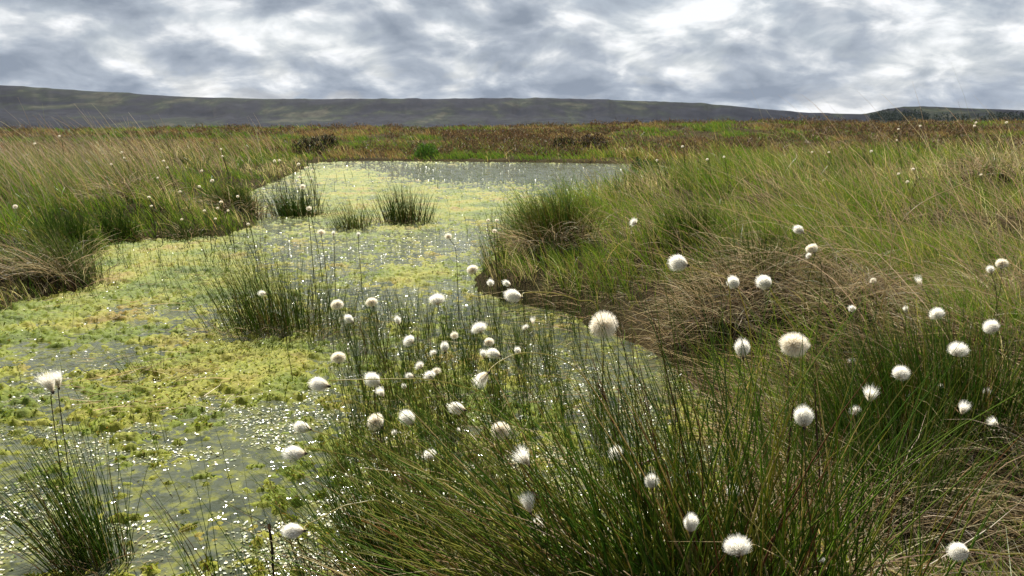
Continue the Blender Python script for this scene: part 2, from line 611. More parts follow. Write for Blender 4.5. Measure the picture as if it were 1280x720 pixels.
# small wet leaves afloat between the mats, added to flash sun glints
x, y, r, a = scatter(330000, 1.3, 18, -43, 22, 1.02)
sdl = pond_sd(x, y)
cl = fbm(x * 7, y * 7, 141, 3) + 0.25 * np.exp(-((to_pix(x, y)[0] - 480) / 160) ** 2 - ((to_pix(x, y)[1] - 315) / 28) ** 2) + moss_cov(x, y) * 0.15
k = (sdl < 0.1) & ((moss_z(x, y) < 0.001) | (RNG.random(len(x)) < 0.12)) & (RNG.random(len(x)) < np.clip((cl - 0.42) * 5, 0.02, 1)) & (RNG.random(len(x)) < np.where(r < 3.2, 0.5, np.where(r < 7, 0.24, 0.08)))
x, y, r = x[k], y[k], r[k]
n = len(x)
sz = np.maximum(RNG.uniform(0.0025, 0.006, n), r * 0.0009)
zc = np.maximum(moss_z(x, y), 0.0) + 0.0025
nx, ny = RNG.normal(0, 0.20, n), RNG.normal(0, 0.20, n)
an = RNG.uniform(0, 6.28, n)
vs = []
for k_ in range(4):
    aa = an + k_ * math.pi / 2
    w_ = sz * (1.0 if k_ % 2 else 0.62)
    dx, dy = np.cos(aa) * w_, np.sin(aa) * w_
    vs.append(np.stack([x + dx, y + dy, zc - nx * dx - ny * dy], 1))
V = np.stack(vs, 1).reshape(-1, 3)
c = pal(n, [(0.16, 0.19, 0.04), (0.22, 0.22, 0.06), (0.28, 0.25, 0.10), (0.09, 0.12, 0.03)], (3, 3, 2, 2), 0.2)
M_LEAF = plant_mat("wet_glint_leaf", 0.2, 0.40, 0.45)
link("glint_leaves", make_mesh("glint_leaves", V, np.arange(n * 4).reshape(-1, 4), np.repeat(c, 4, 0), False, M_LEAF), label="tiny wet leaves added to glint on the pool between the moss", cat="glint_leaves", kind="stuff")


# ------------------------------------------------------------------ grass palettes
GREEN = [(0.048, 0.105, 0.010), (0.075, 0.138, 0.015), (0.105, 0.155, 0.022), (0.145, 0.155, 0.034), (0.28, 0.24, 0.12)]
RUSH = [(0.046, 0.098, 0.012), (0.076, 0.150, 0.017), (0.125, 0.190, 0.024), (0.200, 0.210, 0.040), (0.15, 0.075, 0.035), (0.34, 0.29, 0.15)]
STRAW = [(0.48, 0.40, 0.26), (0.36, 0.29, 0.18), (0.22, 0.17, 0.10), (0.56, 0.50, 0.36), (0.11, 0.075, 0.048)]


def field(name, n, sector, dens, Lr, wmin, colf, lean=(0.1, 0.5), curl=(0.2, 0.9), K=4, mat=None, label=None, cat="grass", wind=math.pi, wsp=0.8, power=1.4, clumpy=9.0, Lfun=None):
    x, y, r, a = scatter(n, *sector, power=power)
    # gather the blades into small tufts
    cell = 2.0 ** np.floor(np.log2(np.maximum(r / 4, 1)) + RNG.random(n) * 0.9) / clumpy * 0.7
    cx, cy = np.floor(x / cell), np.floor(y / cell)
    jx, jy = _hash(cx, cy, 71), _hash(cx, cy, 72)
    tx, ty = (cx + jx) * cell, (cy + jy) * cell
    pull = 0.55
    x, y = x * (1 - pull) + tx * pull + RNG.normal(0, 0.12, n) * cell, y * (1 - pull) + ty * pull + RNG.normal(0, 0.12, n) * cell
    sd = pond_sd(x, y)
    d = dens(x, y, r, sd)
    k = RNG.random(n) < d
    x, y, r, sd, cx, cy = x[k], y[k], r[k], sd[k], cx[k], cy[k]
    n = len(x)
    z = terrain(x, y) - 0.01
    tuft = sstep(0.25, 0.75, fbm(x * 1.7, y * 1.7, 81, 3)) * 0.65 + _hash(cx, cy, 3) * 0.35
    L = RNG.uniform(*Lr, n) * (0.35 + 1.15 * tuft)
    if Lfun is not None:
        L = L * Lfun(x, y, r)
    W = np.maximum(RNG.uniform(0.8, 1.3, n) * wmin, r * 0.00062)
    c0, c1 = colf(x, y, r, n)
    az = wind + RNG.normal(0, wsp, n)
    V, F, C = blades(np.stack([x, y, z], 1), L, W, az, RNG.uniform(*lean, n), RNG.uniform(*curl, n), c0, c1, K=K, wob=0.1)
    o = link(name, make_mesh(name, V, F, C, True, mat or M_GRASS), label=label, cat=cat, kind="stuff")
    return o


def col_mix(greens, gw, straw_bias=0.0, scale=0.7, seed=91):
    def f(x, y, r, n):
        s = fbm(x * scale, y * scale, seed, 3)
        g = pal(n, GREEN, gw)
        t = pal(n, STRAW, [3, 3, 2, 1, 1])
        m = (RNG.random(n) < np.clip((s - 0.5) * 3.0 + straw_bias, 0, 1))[:, None]
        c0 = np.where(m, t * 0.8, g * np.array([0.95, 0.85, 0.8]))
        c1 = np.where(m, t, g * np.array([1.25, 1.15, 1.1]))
        return c0, c1
    return f


bank = lambda edge, near=1.0: (lambda x, y, r, sd: sstep(edge, edge + 0.25, sd) * (0.12 + 0.88 * sstep(0.36, 0.56, fbm(x * 1.6, y * 1.6, 95, 3))) * open_ground(x, y) * (near + (1 - near) * sstep(2.4, 3.6, r)))
# right bank and left bank turf
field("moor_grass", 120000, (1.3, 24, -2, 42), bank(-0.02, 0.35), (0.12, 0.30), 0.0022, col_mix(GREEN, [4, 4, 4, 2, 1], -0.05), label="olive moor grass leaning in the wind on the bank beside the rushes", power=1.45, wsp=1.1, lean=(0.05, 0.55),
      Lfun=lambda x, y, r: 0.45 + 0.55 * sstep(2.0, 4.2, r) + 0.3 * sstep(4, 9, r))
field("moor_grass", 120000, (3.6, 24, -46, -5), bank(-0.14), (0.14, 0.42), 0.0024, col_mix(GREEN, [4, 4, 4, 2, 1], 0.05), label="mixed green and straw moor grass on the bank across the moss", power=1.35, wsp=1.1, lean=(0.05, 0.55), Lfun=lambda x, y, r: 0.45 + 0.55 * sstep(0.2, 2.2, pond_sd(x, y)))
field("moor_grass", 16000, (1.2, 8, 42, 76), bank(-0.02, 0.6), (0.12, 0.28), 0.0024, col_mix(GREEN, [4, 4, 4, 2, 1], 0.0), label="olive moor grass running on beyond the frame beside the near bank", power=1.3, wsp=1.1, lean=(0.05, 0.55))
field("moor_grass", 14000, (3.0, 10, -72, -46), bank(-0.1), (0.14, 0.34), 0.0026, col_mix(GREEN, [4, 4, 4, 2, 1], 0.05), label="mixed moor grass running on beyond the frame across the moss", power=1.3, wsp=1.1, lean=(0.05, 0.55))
# flattened dead thatch between the tufts of the near bank
def thatch_cols(x, y, r, n):
    c = pal(n, STRAW, (3, 4, 4, 1, 3), 0.25)
    return c * 0.8, c
field("dead_thatch", 56000, (1.2, 7, 2, 70), lambda x, y, r, sd: sstep(-0.05, 0.15, sd) * (0.3 + 0.7 * sstep(0.42, 0.6, fbm(x * 1.4, y * 1.4, 97, 3))) * (0.3 + 0.7 * open_ground(x, y)), (0.06, 0.24), 0.0019, thatch_cols,
      lean=(0.9, 1.5), curl=(0.0, 0.6), mat=M_STRAW, label="flattened brown dead grass matted over the near bank", power=1.3, wsp=1.6)


# long dry seeding stalks, blown over
def stalk_cols(x, y, r, n):
    t = pal(n, [(0.38, 0.31, 0.21), (0.30, 0.23, 0.15), (0.22, 0.18, 0.09), (0.15, 0.16, 0.05)], [4, 4, 2, 2])
    return t * 0.75, t


field("seeding_grass", 4000, (1.9, 18, 6, 42), lambda x, y, r, sd: sstep(0.3, 1.0, sd) * (0.05 + 0.95 * sstep(2.6, 4, r)), (0.22, 0.52), 0.0014, stalk_cols, lean=(0.3, 0.9), curl=(0.2, 0.9), K=6, mat=M_STRAW, label="long dry seeding stalks blown over the green bank", power=1.3, wsp=0.45)
field("seeding_grass", 9500, (4.2, 20, -46, -13), lambda x, y, r, sd: sstep(0.4, 1.4, sd) * sstep(-9, -20, np.degrees(np.arctan2(x, y))), (0.30, 0.78), 0.0013, stalk_cols, lean=(0.1, 0.55), curl=(0.2, 0.8), K=6, mat=M_STRAW, label="pale dry seeding grass standing on the bank across the moss", power=1.2, wsp=0.45)


field("seeding_grass", 420, (2.5, 6.5, 10, 42), lambda x, y, r, sd: sstep(0.3, 1.0, sd), (0.5, 0.8), 0.0021, stalk_cols, lean=(0.3, 0.9), curl=(0.4, 1.2), K=8, mat=M_STRAW, label="few long pale arching stalks over the near green bank", power=1.2, wsp=0.5)
field("seeding_grass", 800, (3.6, 7.0, -46, -17), lambda x, y, r, sd: sstep(0.3, 1.0, sd), (0.6, 1.05), 0.0015, stalk_cols, lean=(0.05, 0.45), curl=(0.2, 0.9), K=8, mat=M_STRAW, label="tallest pale stalks standing against the hills across the moss", power=1.2, wsp=0.5)
field("seeding_grass", 140, (3.2, 9.0, 16, 42), lambda x, y, r, sd: sstep(0.3, 1.0, sd), (0.5, 0.85), 0.0012, stalk_cols, lean=(0.05, 0.45), curl=(0.2, 0.7), K=8, mat=M_STRAW, label="tallest thin stalks standing against the sky over the green rise", power=1.2, wsp=0.5)


# far moor: tan and green tussock grass with brown heather
def far_cols(x, y, r, n):
    s = fbm(x * 0.35, y * 0.35, 111, 3) - 0.10 * sstep(24, 18, r)
    g = pal(n, GREEN, [4, 4, 4, 2, 0])
    t = pal(n, [(0.24, 0.17, 0.085), (0.18, 0.115, 0.06), (0.12, 0.07, 0.04), (0.32, 0.26, 0.14)], [3, 3, 3, 1])
    m = (RNG.random(n) < np.clip((s - 0.43) * 7, 0.05, 0.97))[:, None]
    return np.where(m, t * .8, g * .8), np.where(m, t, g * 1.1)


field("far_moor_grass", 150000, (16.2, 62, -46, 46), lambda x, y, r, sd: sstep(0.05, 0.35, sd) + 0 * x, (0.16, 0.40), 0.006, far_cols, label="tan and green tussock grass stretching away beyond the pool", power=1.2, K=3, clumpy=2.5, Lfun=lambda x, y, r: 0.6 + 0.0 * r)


# ------------------------------------------------------------------ heather
def sprig_cloud(cx, cy, cz, rad, hgt, n, cols, wts, size):
    """small sprigs on and in a low uneven cushion"""
    u = RNG.normal(0, 1, (n, 3)); u[:, 2] = np.abs(u[:, 2]); u /= np.linalg.norm(u, axis=1)[:, None]
    lump = 0.75 + 0.45 * vnoise(u[:, 0] * 2.4 + cx * 3, u[:, 1] * 2.4 + cy * 3, 7)
    q = u * (RNG.uniform(0.55, 1.0, n) * lump)[:, None]
    P = np.stack([cx + q[:, 0] * rad, cy + q[:, 1] * rad, cz + q[:, 2] * hgt], 1)
    c = pal(n, cols, wts, 0.25)
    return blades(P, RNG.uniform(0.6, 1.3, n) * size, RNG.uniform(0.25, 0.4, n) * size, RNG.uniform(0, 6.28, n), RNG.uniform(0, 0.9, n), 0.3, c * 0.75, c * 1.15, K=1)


HEATH = [(0.125, 0.078, 0.042), (0.165, 0.105, 0.055), (0.090, 0.080, 0.032), (0.050, 0.038, 0.024), (0.22, 0.165, 0.085)]
g = Geo()
x, y, r, a = scatter(5200, 19, 66, -46, 46, 1.1)
hn = fbm(x * 0.16, y * 0.16, 131, 3)
adeg = np.degrees(a)
k = RNG.random(len(x)) < np.clip((hn - 0.36) * 6, 0.05, 1) * np.where(adeg < -14, 0.35, 1.0) * (pond_sd(x, y) > 1.2)
for X, Y, Rr in zip(x[k], y[k], r[k]):
    rad = random.uniform(0.22, 0.6)
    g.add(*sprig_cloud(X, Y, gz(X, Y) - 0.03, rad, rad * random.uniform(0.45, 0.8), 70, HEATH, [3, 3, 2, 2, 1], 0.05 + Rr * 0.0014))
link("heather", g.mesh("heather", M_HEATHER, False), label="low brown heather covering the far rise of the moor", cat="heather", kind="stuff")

# single dark shrubs on the far shore
SHRUBS = [
    (388, 193, 0.52, 0.42, "dark heather bush on the left end of the far shore, wider of the close pair", 0),
    (411, 190, 0.26, 0.46, "narrow dark heather bush beside the wider one on the far shore", 0),
    (705, 192, 0.42, 0.44, "round dark green heather bush above the middle of the far shore", 0),
    (741, 191, 0.50, 0.50, "brownish heather bush just right of the round dark green one", 1),
    (806, 212, 0.36, 0.36, "dark green leafy bush at the water's edge where the pool narrows", 2),
    (532, 198, 0.30, 0.34, "bright green tuft of leaves on the far shore's edge", 3),
]
SH_COL = [([(0.016, 0.024, 0.009), (0.026, 0.024, 0.012), (0.036, 0.026, 0.015)], [3, 2, 1]), ([(0.036, 0.025, 0.015), (0.026, 0.023, 0.012)], [1, 1]),
          ([(0.03, 0.065, 0.015), (0.02, 0.04, 0.01)], [1, 1]), ([(0.10, 0.21, 0.025), (0.075, 0.16, 0.02)], [1, 1])]
for px, py, rad, hgt, lab, ci in SHRUBS:
    X, Y, t = ground_at(px, py)
    Z = gz(X, Y)
    root = link("heather_bush" if ci < 2 else "leafy_bush", None, label=lab, cat="bush", loc=(X, Y, Z))
    g = Geo(); g.add(*sprig_cloud(0, 0, 0.02, rad, hgt, 700, *SH_COL[ci], 0.075))
    link("foliage", g.mesh("foliage", M_HEATHER, False), root)
    g = Geo()
    n = 14
    c = np.tile(np.array([[0.045, 0.03, 0.02]]), (n, 1))
    P = np.stack([RNG.normal(0, rad * .2, n), RNG.normal(0, rad * .2, n), np.full(n, -0.03)], 1)
    g.add(*blades(P, hgt * 1.0, 0.016, RNG.uniform(0, 6.28, n), RNG.uniform(.1, .6, n), .4, c, c, K=3, tube=True))
    link("stem", g.mesh("stem", M_BRACT), root)


# ------------------------------------------------------------------ rush clumps and tussocks
def clump(name, label, px, py, rx, ry, n, Lr, out=0.45, wind=0.12, curl=(0.1, 0.45), dead=0.25, deadL=(0.1, 0.3), mound=0.0, moundr=None,
          wid=0.0017, cols=RUSH, wts=(3, 4, 3, 2, 1), cat="rushes", straw_w=(2, 3, 2, 1, 1), dead_curl=(0.5, 1.5), dead_lean=(0.4, 1.1), jit=0.10):
    X, Y, t = ground_at(px, py)
    Z = max(gz(X, Y), -0.03)
    root = link(name, None, label=label, cat=cat, loc=(X, Y, Z))
    mr = moundr or max(rx, ry) * 1.15

    def place(m, spread):
        a = RNG.uniform(0, 2 * math.pi, m)
        q = np.sqrt(RNG.random(m)) * spread
        # little sub-bunches
        nb = max(4, m // 22)
        ba, bq = RNG.uniform(0, 2 * math.pi, nb), np.sqrt(RNG.random(nb)) * spread
        j = RNG.integers(0, nb, m)
        ux = 0.35 * q * np.cos(a) + 0.65 * bq[j] * np.cos(ba[j]) + RNG.normal(0, 0.06, m)
        uy = 0.35 * q * np.sin(a) + 0.65 * bq[j] * np.sin(ba[j]) + RNG.normal(0, 0.06, m)
        x, y = ux * rx, uy * ry
        z = np.maximum(terrain(X + x, Y + y), -0.06) - Z + mound * np.clip(1 - (x * x + y * y) / (mr * mr), 0, 1) - 0.015
        return np.stack([x, y, z], 1), ux, uy

    if cols is RUSH and len(wts) == 5:
        wts = (*wts, 0.8)

    def shoot(m, spread, Lr, outk, wk, lean_n, curl, c, W, tube, K, mat, nm, wob=0.03):
        P, ux, uy = place(m, spread)
        vx, vy = ux * outk - wk + RNG.normal(0, lean_n, m), uy * outk + RNG.normal(0, lean_n, m)
        az = np.arctan2(vy, vx)
        lean = np.clip(np.hypot(vx, vy), 0, 1.25)
        L = RNG.uniform(*Lr, m) * (1 - 0.25 * np.clip(np.hypot(ux, uy), 0, 1))
        L = L * np.where(RNG.random(m) < 0.25, RNG.uniform(0.4, 0.8, m), 1)
        g = Geo()
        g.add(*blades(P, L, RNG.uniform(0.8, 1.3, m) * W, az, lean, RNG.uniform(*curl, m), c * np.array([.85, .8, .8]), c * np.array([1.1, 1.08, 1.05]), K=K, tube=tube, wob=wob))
        return link(nm, g.mesh(nm, mat), root)

    if n:
        W = max(wid, t * 0.00062)
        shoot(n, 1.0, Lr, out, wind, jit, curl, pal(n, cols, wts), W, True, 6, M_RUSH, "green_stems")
    nd = int(dead) if dead > 1 else int(n * dead)
    if nd:
        P, ux, uy = place(nd, 1.1)
        g = Geo()
        c = pal(nd, STRAW, straw_w)
        az = np.arctan2(uy + RNG.normal(0, .9, nd), ux - wind + RNG.normal(0, .9, nd))
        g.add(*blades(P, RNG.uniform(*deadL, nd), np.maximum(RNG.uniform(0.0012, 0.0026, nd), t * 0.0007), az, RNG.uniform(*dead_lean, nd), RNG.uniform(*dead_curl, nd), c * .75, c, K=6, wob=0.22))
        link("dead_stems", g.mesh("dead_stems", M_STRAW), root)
    if mound > 0.0:
        q = np.linspace(0, 1, 12); a = np.linspace(0, 2 * math.pi, 33)
        qq, aa = np.meshgrid(q, a, indexing="ij")
        x, y = mr * qq * np.cos(aa), mr * qq * np.sin(aa) * (ry / rx if rx > ry else 1)
        zt = np.maximum(terrain((X + x).ravel(), (Y + y).ravel()), -0.08).reshape(x.shape) - Z
        z = zt + mound * np.clip(1 - qq ** 2, 0, 1) * (0.75 + 0.5 * fbm(X + x * 9, Y + y * 9, 3, 3)) - 0.02 - 0.04 * (qq > 0.95)
        V = np.stack([x, y, z], -1).reshape(-1, 3)
        i = np.arange(11)[:, None] * 33 + np.arange(32)[None]
        F = np.stack([i, i + 33, i + 34, i + 1], -1).reshape(-1, 4)
        link("root_mound", make_mesh("root_mound", V, F, None, True, M_GROUND), root)
    return root


# standing in or beside the pool
clump("rush_clump", "dark rush clump rising from a black wet hollow at the near moss edge", 128, 712, 0.10, 0.075, 240, (0.28, 0.50), out=0.30, wind=0.20, curl=(0.05, 0.4), dead=110, deadL=(0.08, 0.22), mound=0.04, moundr=0.14, wid=0.0022)
clump("rush_clump", "broad dense rush clump in the moss between two open leads of water", 352, 418, 0.40, 0.22, 620, (0.30, 0.55), out=0.32, wind=0.10, dead=260, deadL=(0.12, 0.26), mound=0.05, moundr=0.38)
clump("rush_clump", "thin wispy rushes with bleached litter on a yellow moss mat", 178, 478, 0.17, 0.08, 60, (0.12, 0.30), out=0.5, wind=0.35, dead=90, deadL=(0.1, 0.25), wid=0.0014, wts=(1, 2, 3, 3, 1))
clump("rush_clump", "small pale rush tuft left of the dark twin tuft in the pool", 436, 288, 0.24, 0.12, 200, (0.22, 0.42), out=0.35, wind=0.15, dead=60, wts=(1, 2, 3, 3, 0))
clump("rush_clump", "dark twin rush tuft on a low peat hump in the pool", 506, 281, 0.34, 0.14, 330, (0.26, 0.48), out=0.25, wind=0.05, dead=90, deadL=(.05, .15), mound=0.07, moundr=0.30, wts=(4, 4, 2, 1, 1))
clump("rush_clump", "tall dark green rush tuft beside the narrow strip of water", 374, 272, 0.34, 0.2, 420, (0.22, 0.44), out=0.25, wind=0.08, dead=90, mound=0.04, wts=(4, 4, 2, 1, 0))
clump("rush_tussock", "large olive brown rush tussock overhanging the pool", 690, 322, 0.30, 0.24, 850, (0.24, 0.42), out=0.40, wind=0.14, curl=(0.1, 0.6), dead=520, deadL=(0.15, 0.38), mound=0.12, moundr=0.34, wts=(2, 3, 4, 4, 2))
# straw mounds
mop = dict(cat="tussock", dead_lean=(0.3, 1.45), dead_curl=(0.6, 1.5), cols=GREEN, wts=(3, 3, 3, 1, 1), out=0.5)
clump("straw_tussock", "largest mop-like mound of dead tan straw on the grassy bank", 930, 372, 0.36, 0.28, 750, (0.12, 0.30), dead=2200, deadL=(0.10, 0.30), mound=0.09, moundr=0.42, **mop)
clump("straw_tussock", "small mound of bleached straw beside the largest dead mound", 1065, 388, 0.22, 0.18, 120, (0.10, 0.25), dead=1000, deadL=(0.12, 0.28), mound=0.07, moundr=0.24, **mop)
clump("straw_tussock", "tan straw mound cut by the edge of the photo above the dark rushes", 1262, 402, 0.22, 0.18, 100, (0.10, 0.25), dead=1000, deadL=(0.12, 0.30), mound=0.11, moundr=0.25, **mop)
clump("straw_tussock", "flattened grey brown straw heap in front of the tall dark rushes", 1090, 645, 0.22, 0.16, 560, (0.14, 0.32), dead=800, deadL=(0.08, 0.24), mound=0.06, moundr=0.28, **mop)
# the near rushes
clump("rush_clump", "biggest dark green rush clump on the near bank behind the flattened straw", 1150, 565, 0.33, 0.20, 1700, (0.22, 0.40), out=0.28, wind=0.14, dead=300, deadL=(0.1, 0.3), mound=0.04, wts=(3, 5, 3, 1, 1), wid=0.0022)
clump("rush_clump", "nearest tall dense green rushes at the bottom of the photo", 905, 780, 0.34, 0.17, 680, (0.32, 0.58), out=0.13, wind=0.10, dead=260, deadL=(0.15, 0.45), wts=(1, 3, 5, 4, 1, 1.2), wid=0.0033, jit=.17)
clump("rush_clump", "slanting rush clump whose yellow green stems all lean over the water", 790, 790, 0.30, 0.14, 430, (0.34, 0.60), out=0.15, wind=0.72, curl=(0.0, 0.5), dead=200, deadL=(0.2, 0.5), wts=(0.5, 2, 4, 6, 0.6, 1.5), wid=0.0032, jit=.17)
clump("rush_clump", "upright dark rush clump with brown dead base standing in the pool", 530, 745, 0.15, 0.11, 330, (0.34, 0.56), out=0.30, wind=0.14, dead=420, deadL=(0.12, 0.34), mound=0.05, moundr=0.2, wts=(2, 4, 4, 3, 1), wid=0.0028, jit=.13)
# across the moss
clump("grass_tussock", "bright green grass tussock with a dark hollow beneath it", 85, 312, 0.24, 0.2, 520, (0.18, 0.34), out=0.35, wind=0.1, dead=80, mound=0.06, cols=GREEN, wts=(4, 4, 2, 0, 0), cat="tussock")
clump("grass_tussock", "second green tussock just right of the bright green one", 150, 300, 0.22, 0.18, 360, (0.16, 0.28), out=0.35, wind=0.1, dead=70, mound=0.05, cols=GREEN, wts=(4, 4, 2, 1, 0), cat="tussock")
clump("straw_tussock", "grey straw tussock overhanging the moss carpet", 75, 352, 0.34, 0.18, 480, (0.16, 0.36), out=0.45, wind=0.40, dead=260, deadL=(0.15, 0.42), mound=0.08, moundr=0.36, cols=GREEN, wts=(1, 2, 3, 3, 2), cat="tussock", straw_w=(3, 3, 2, 2, 1))
clump("rush_tussock", "dark rush tussock above the narrow strip of water", 300, 268, 0.35, 0.25, 500, (0.20, 0.36), out=0.35, wind=0.15, dead=260, deadL=(0.15, 0.35), mound=0.06, wts=(3, 3, 3, 3, 1))


clump("rush_tussock", "blue green rush patch high on the green rise under the brown heather", 1055, 215, 0.55, 0.4, 420, (0.2, 0.36), out=0.3, wind=0.12, dead=60, wts=(4, 4, 2, 0, 0))
clump("straw_tussock", "pale straw tussock high on the green rise near the photo's edge", 1228, 222, 0.40, 0.3, 80, (0.15, 0.3), dead=420, deadL=(0.15, 0.36), mound=0.1, moundr=0.42, **mop)
clump("grass_tussock", "bright green sedge tuft between the olive tussock and the largest straw mound", 870, 296, 0.28, 0.2, 420, (0.16, 0.32), out=0.35, wind=0.12, dead=90, cols=GREEN, wts=(4, 5, 3, 1, 0), cat="tussock")
clump("straw_tussock", "brown tussock with dark gap in the middle of the far-side grass bank", 165, 252, 0.45, 0.3, 160, (0.18, 0.34), dead=520, deadL=(0.15, 0.40), mound=0.1, moundr=0.46, **mop)
clump("rush_tussock", "dark green rushes high on the far-side grass bank above the brown tussock", 225, 212, 0.6, 0.4, 420, (0.2, 0.38), out=0.3, wind=0.1, dead=80, wts=(4, 4, 2, 0, 0))
clump("grass_tussock", "low green tuft at the moss edge below the dark rush tussock", 240, 300, 0.22, 0.16, 240, (0.12, 0.25), out=0.4, wind=0.12, dead=90, cols=GREEN, wts=(3, 4, 3, 1, 1), cat="tussock")


# thin rushes standing scattered in the water, uncountable
def scatter_rushes(name, label, boxes, W0=0.0021):
    g = Geo()
    for (x0, x1, y0, y1, n, L0, L1, wind) in boxes:
        px, py = RNG.uniform(x0, x1, n), RNG.uniform(y0, y1, n)
        P = []
        for a, b in zip(px, py):
            d = ray(a, b); t = -CAM_H / d[2]
            P.append((d[0] * t, d[1] * t))
        P = np.array(P)
        # bunch them
        cell = 0.11
        cx, cy = np.floor(P[:, 0] / cell), np.floor(P[:, 1] / cell)
        tx, ty = (cx + _hash(cx, cy, 5)) * cell, (cy + _hash(cx, cy, 6)) * cell
        P[:, 0] = P[:, 0] * .5 + tx * .5; P[:, 1] = P[:, 1] * .5 + ty * .5
        keep = RNG.random(n) < 0.25 + 0.75 * (_hash(cx, cy, 8) > 0.35)
        P = P[keep]; m = len(P)
        z = np.maximum(terrain(P[:, 0], P[:, 1]), -0.03)
        r = np.hypot(P[:, 0], P[:, 1])
        c = pal(m, RUSH, (4, 4, 3, 2, 2, 1))
        vx, vy = RNG.normal(-wind, 0.14, m), RNG.normal(0, 0.14, m)
        g.add(*blades(np.column_stack([P, z]), RNG.uniform(L0, L1, m), np.maximum(RNG.uniform(.8, 1.25, m) * W0, r * 0.0006), np.arctan2(vy, vx), np.hypot(vx, vy),
                      RNG.uniform(0.02, 0.35, m), c * .85, c * 1.1, K=5, tube=True, wob=0.03))
    return link(name, g.mesh(name, M_RUSH), label=label, cat="rushes", kind="stuff")


scatter_rushes("water_rushes", "thin scattered rushes standing in the shallow water among the seed heads", [
    (430, 700, 450, 560, 900, 0.16, 0.36, 0.08), (440, 740, 410, 470, 480, 0.15, 0.30, 0.08), (700, 860, 500, 600, 260, 0.15, 0.30, 0.10), (840, 900, 430, 500, 120, .12, .28, .1),
    (380, 600, 385, 440, 420, 0.14, 0.26, 0.05), (420, 660, 560, 700, 420, 0.18, 0.38, 0.14), (250, 450, 730, 800, 120, 0.22, 0.36, 0.20),
    (760, 900, 235, 290, 500, 0.18, 0.36, 0.06), (700, 760, 228, 250, 60, 0.15, 0.3, 0.0), (600, 640, 330, 372, 90, 0.1, 0.25, 0.08),
    (100, 330, 296, 345, 260, .12, .3, .12), (0, 130, 345, 385, 120, .1, .25, .2), (590, 800, 345, 420, 420, .1, .26, .10), (320, 400, 205, 262, 160, .15, .35, .08), (610, 680, 280, 345, 200, .15, .35, .1),
    (415, 640, 222, 300, 90, 0.08, 0.24, 0.05), (0, 430, 400, 640, 70, 0.05, 0.2, 0.15), (180, 330, 335, 380, 110, .1, .25, .2)])

# pale litter lying on moss and mud
g = Geo()
for (x0, x1, y0, y1, n) in [(20, 330, 330, 400, 110), (90, 300, 440, 520, 90), (430, 860, 400, 640, 420), (610, 800, 350, 400, 160), (640, 780, 600, 715, 120)]:
    for _ in range(n):
        a, b = RNG.uniform(x0, x1), RNG.uniform(y0, y1)
        X, Y = plane_pt(a, b, 0.02)
        z = max(gz(X, Y), 0.012) + RNG.uniform(0.004, 0.03)
        c = pal(1, STRAW, (3, 2, 2, 2, 1))
        g.add(*blades(np.array([[X, Y, z]]), RNG.uniform(.04, .22), 0.0022, RNG.uniform(0, 6.28), RNG.uniform(1.35, 1.6), RNG.uniform(-.1, .3), c, c, K=4, wob=.15))
link("straw_litter", g.mesh("straw_litter", M_STRAW), label="bleached broken straw lying on the moss and mud", cat="litter", kind="stuff")


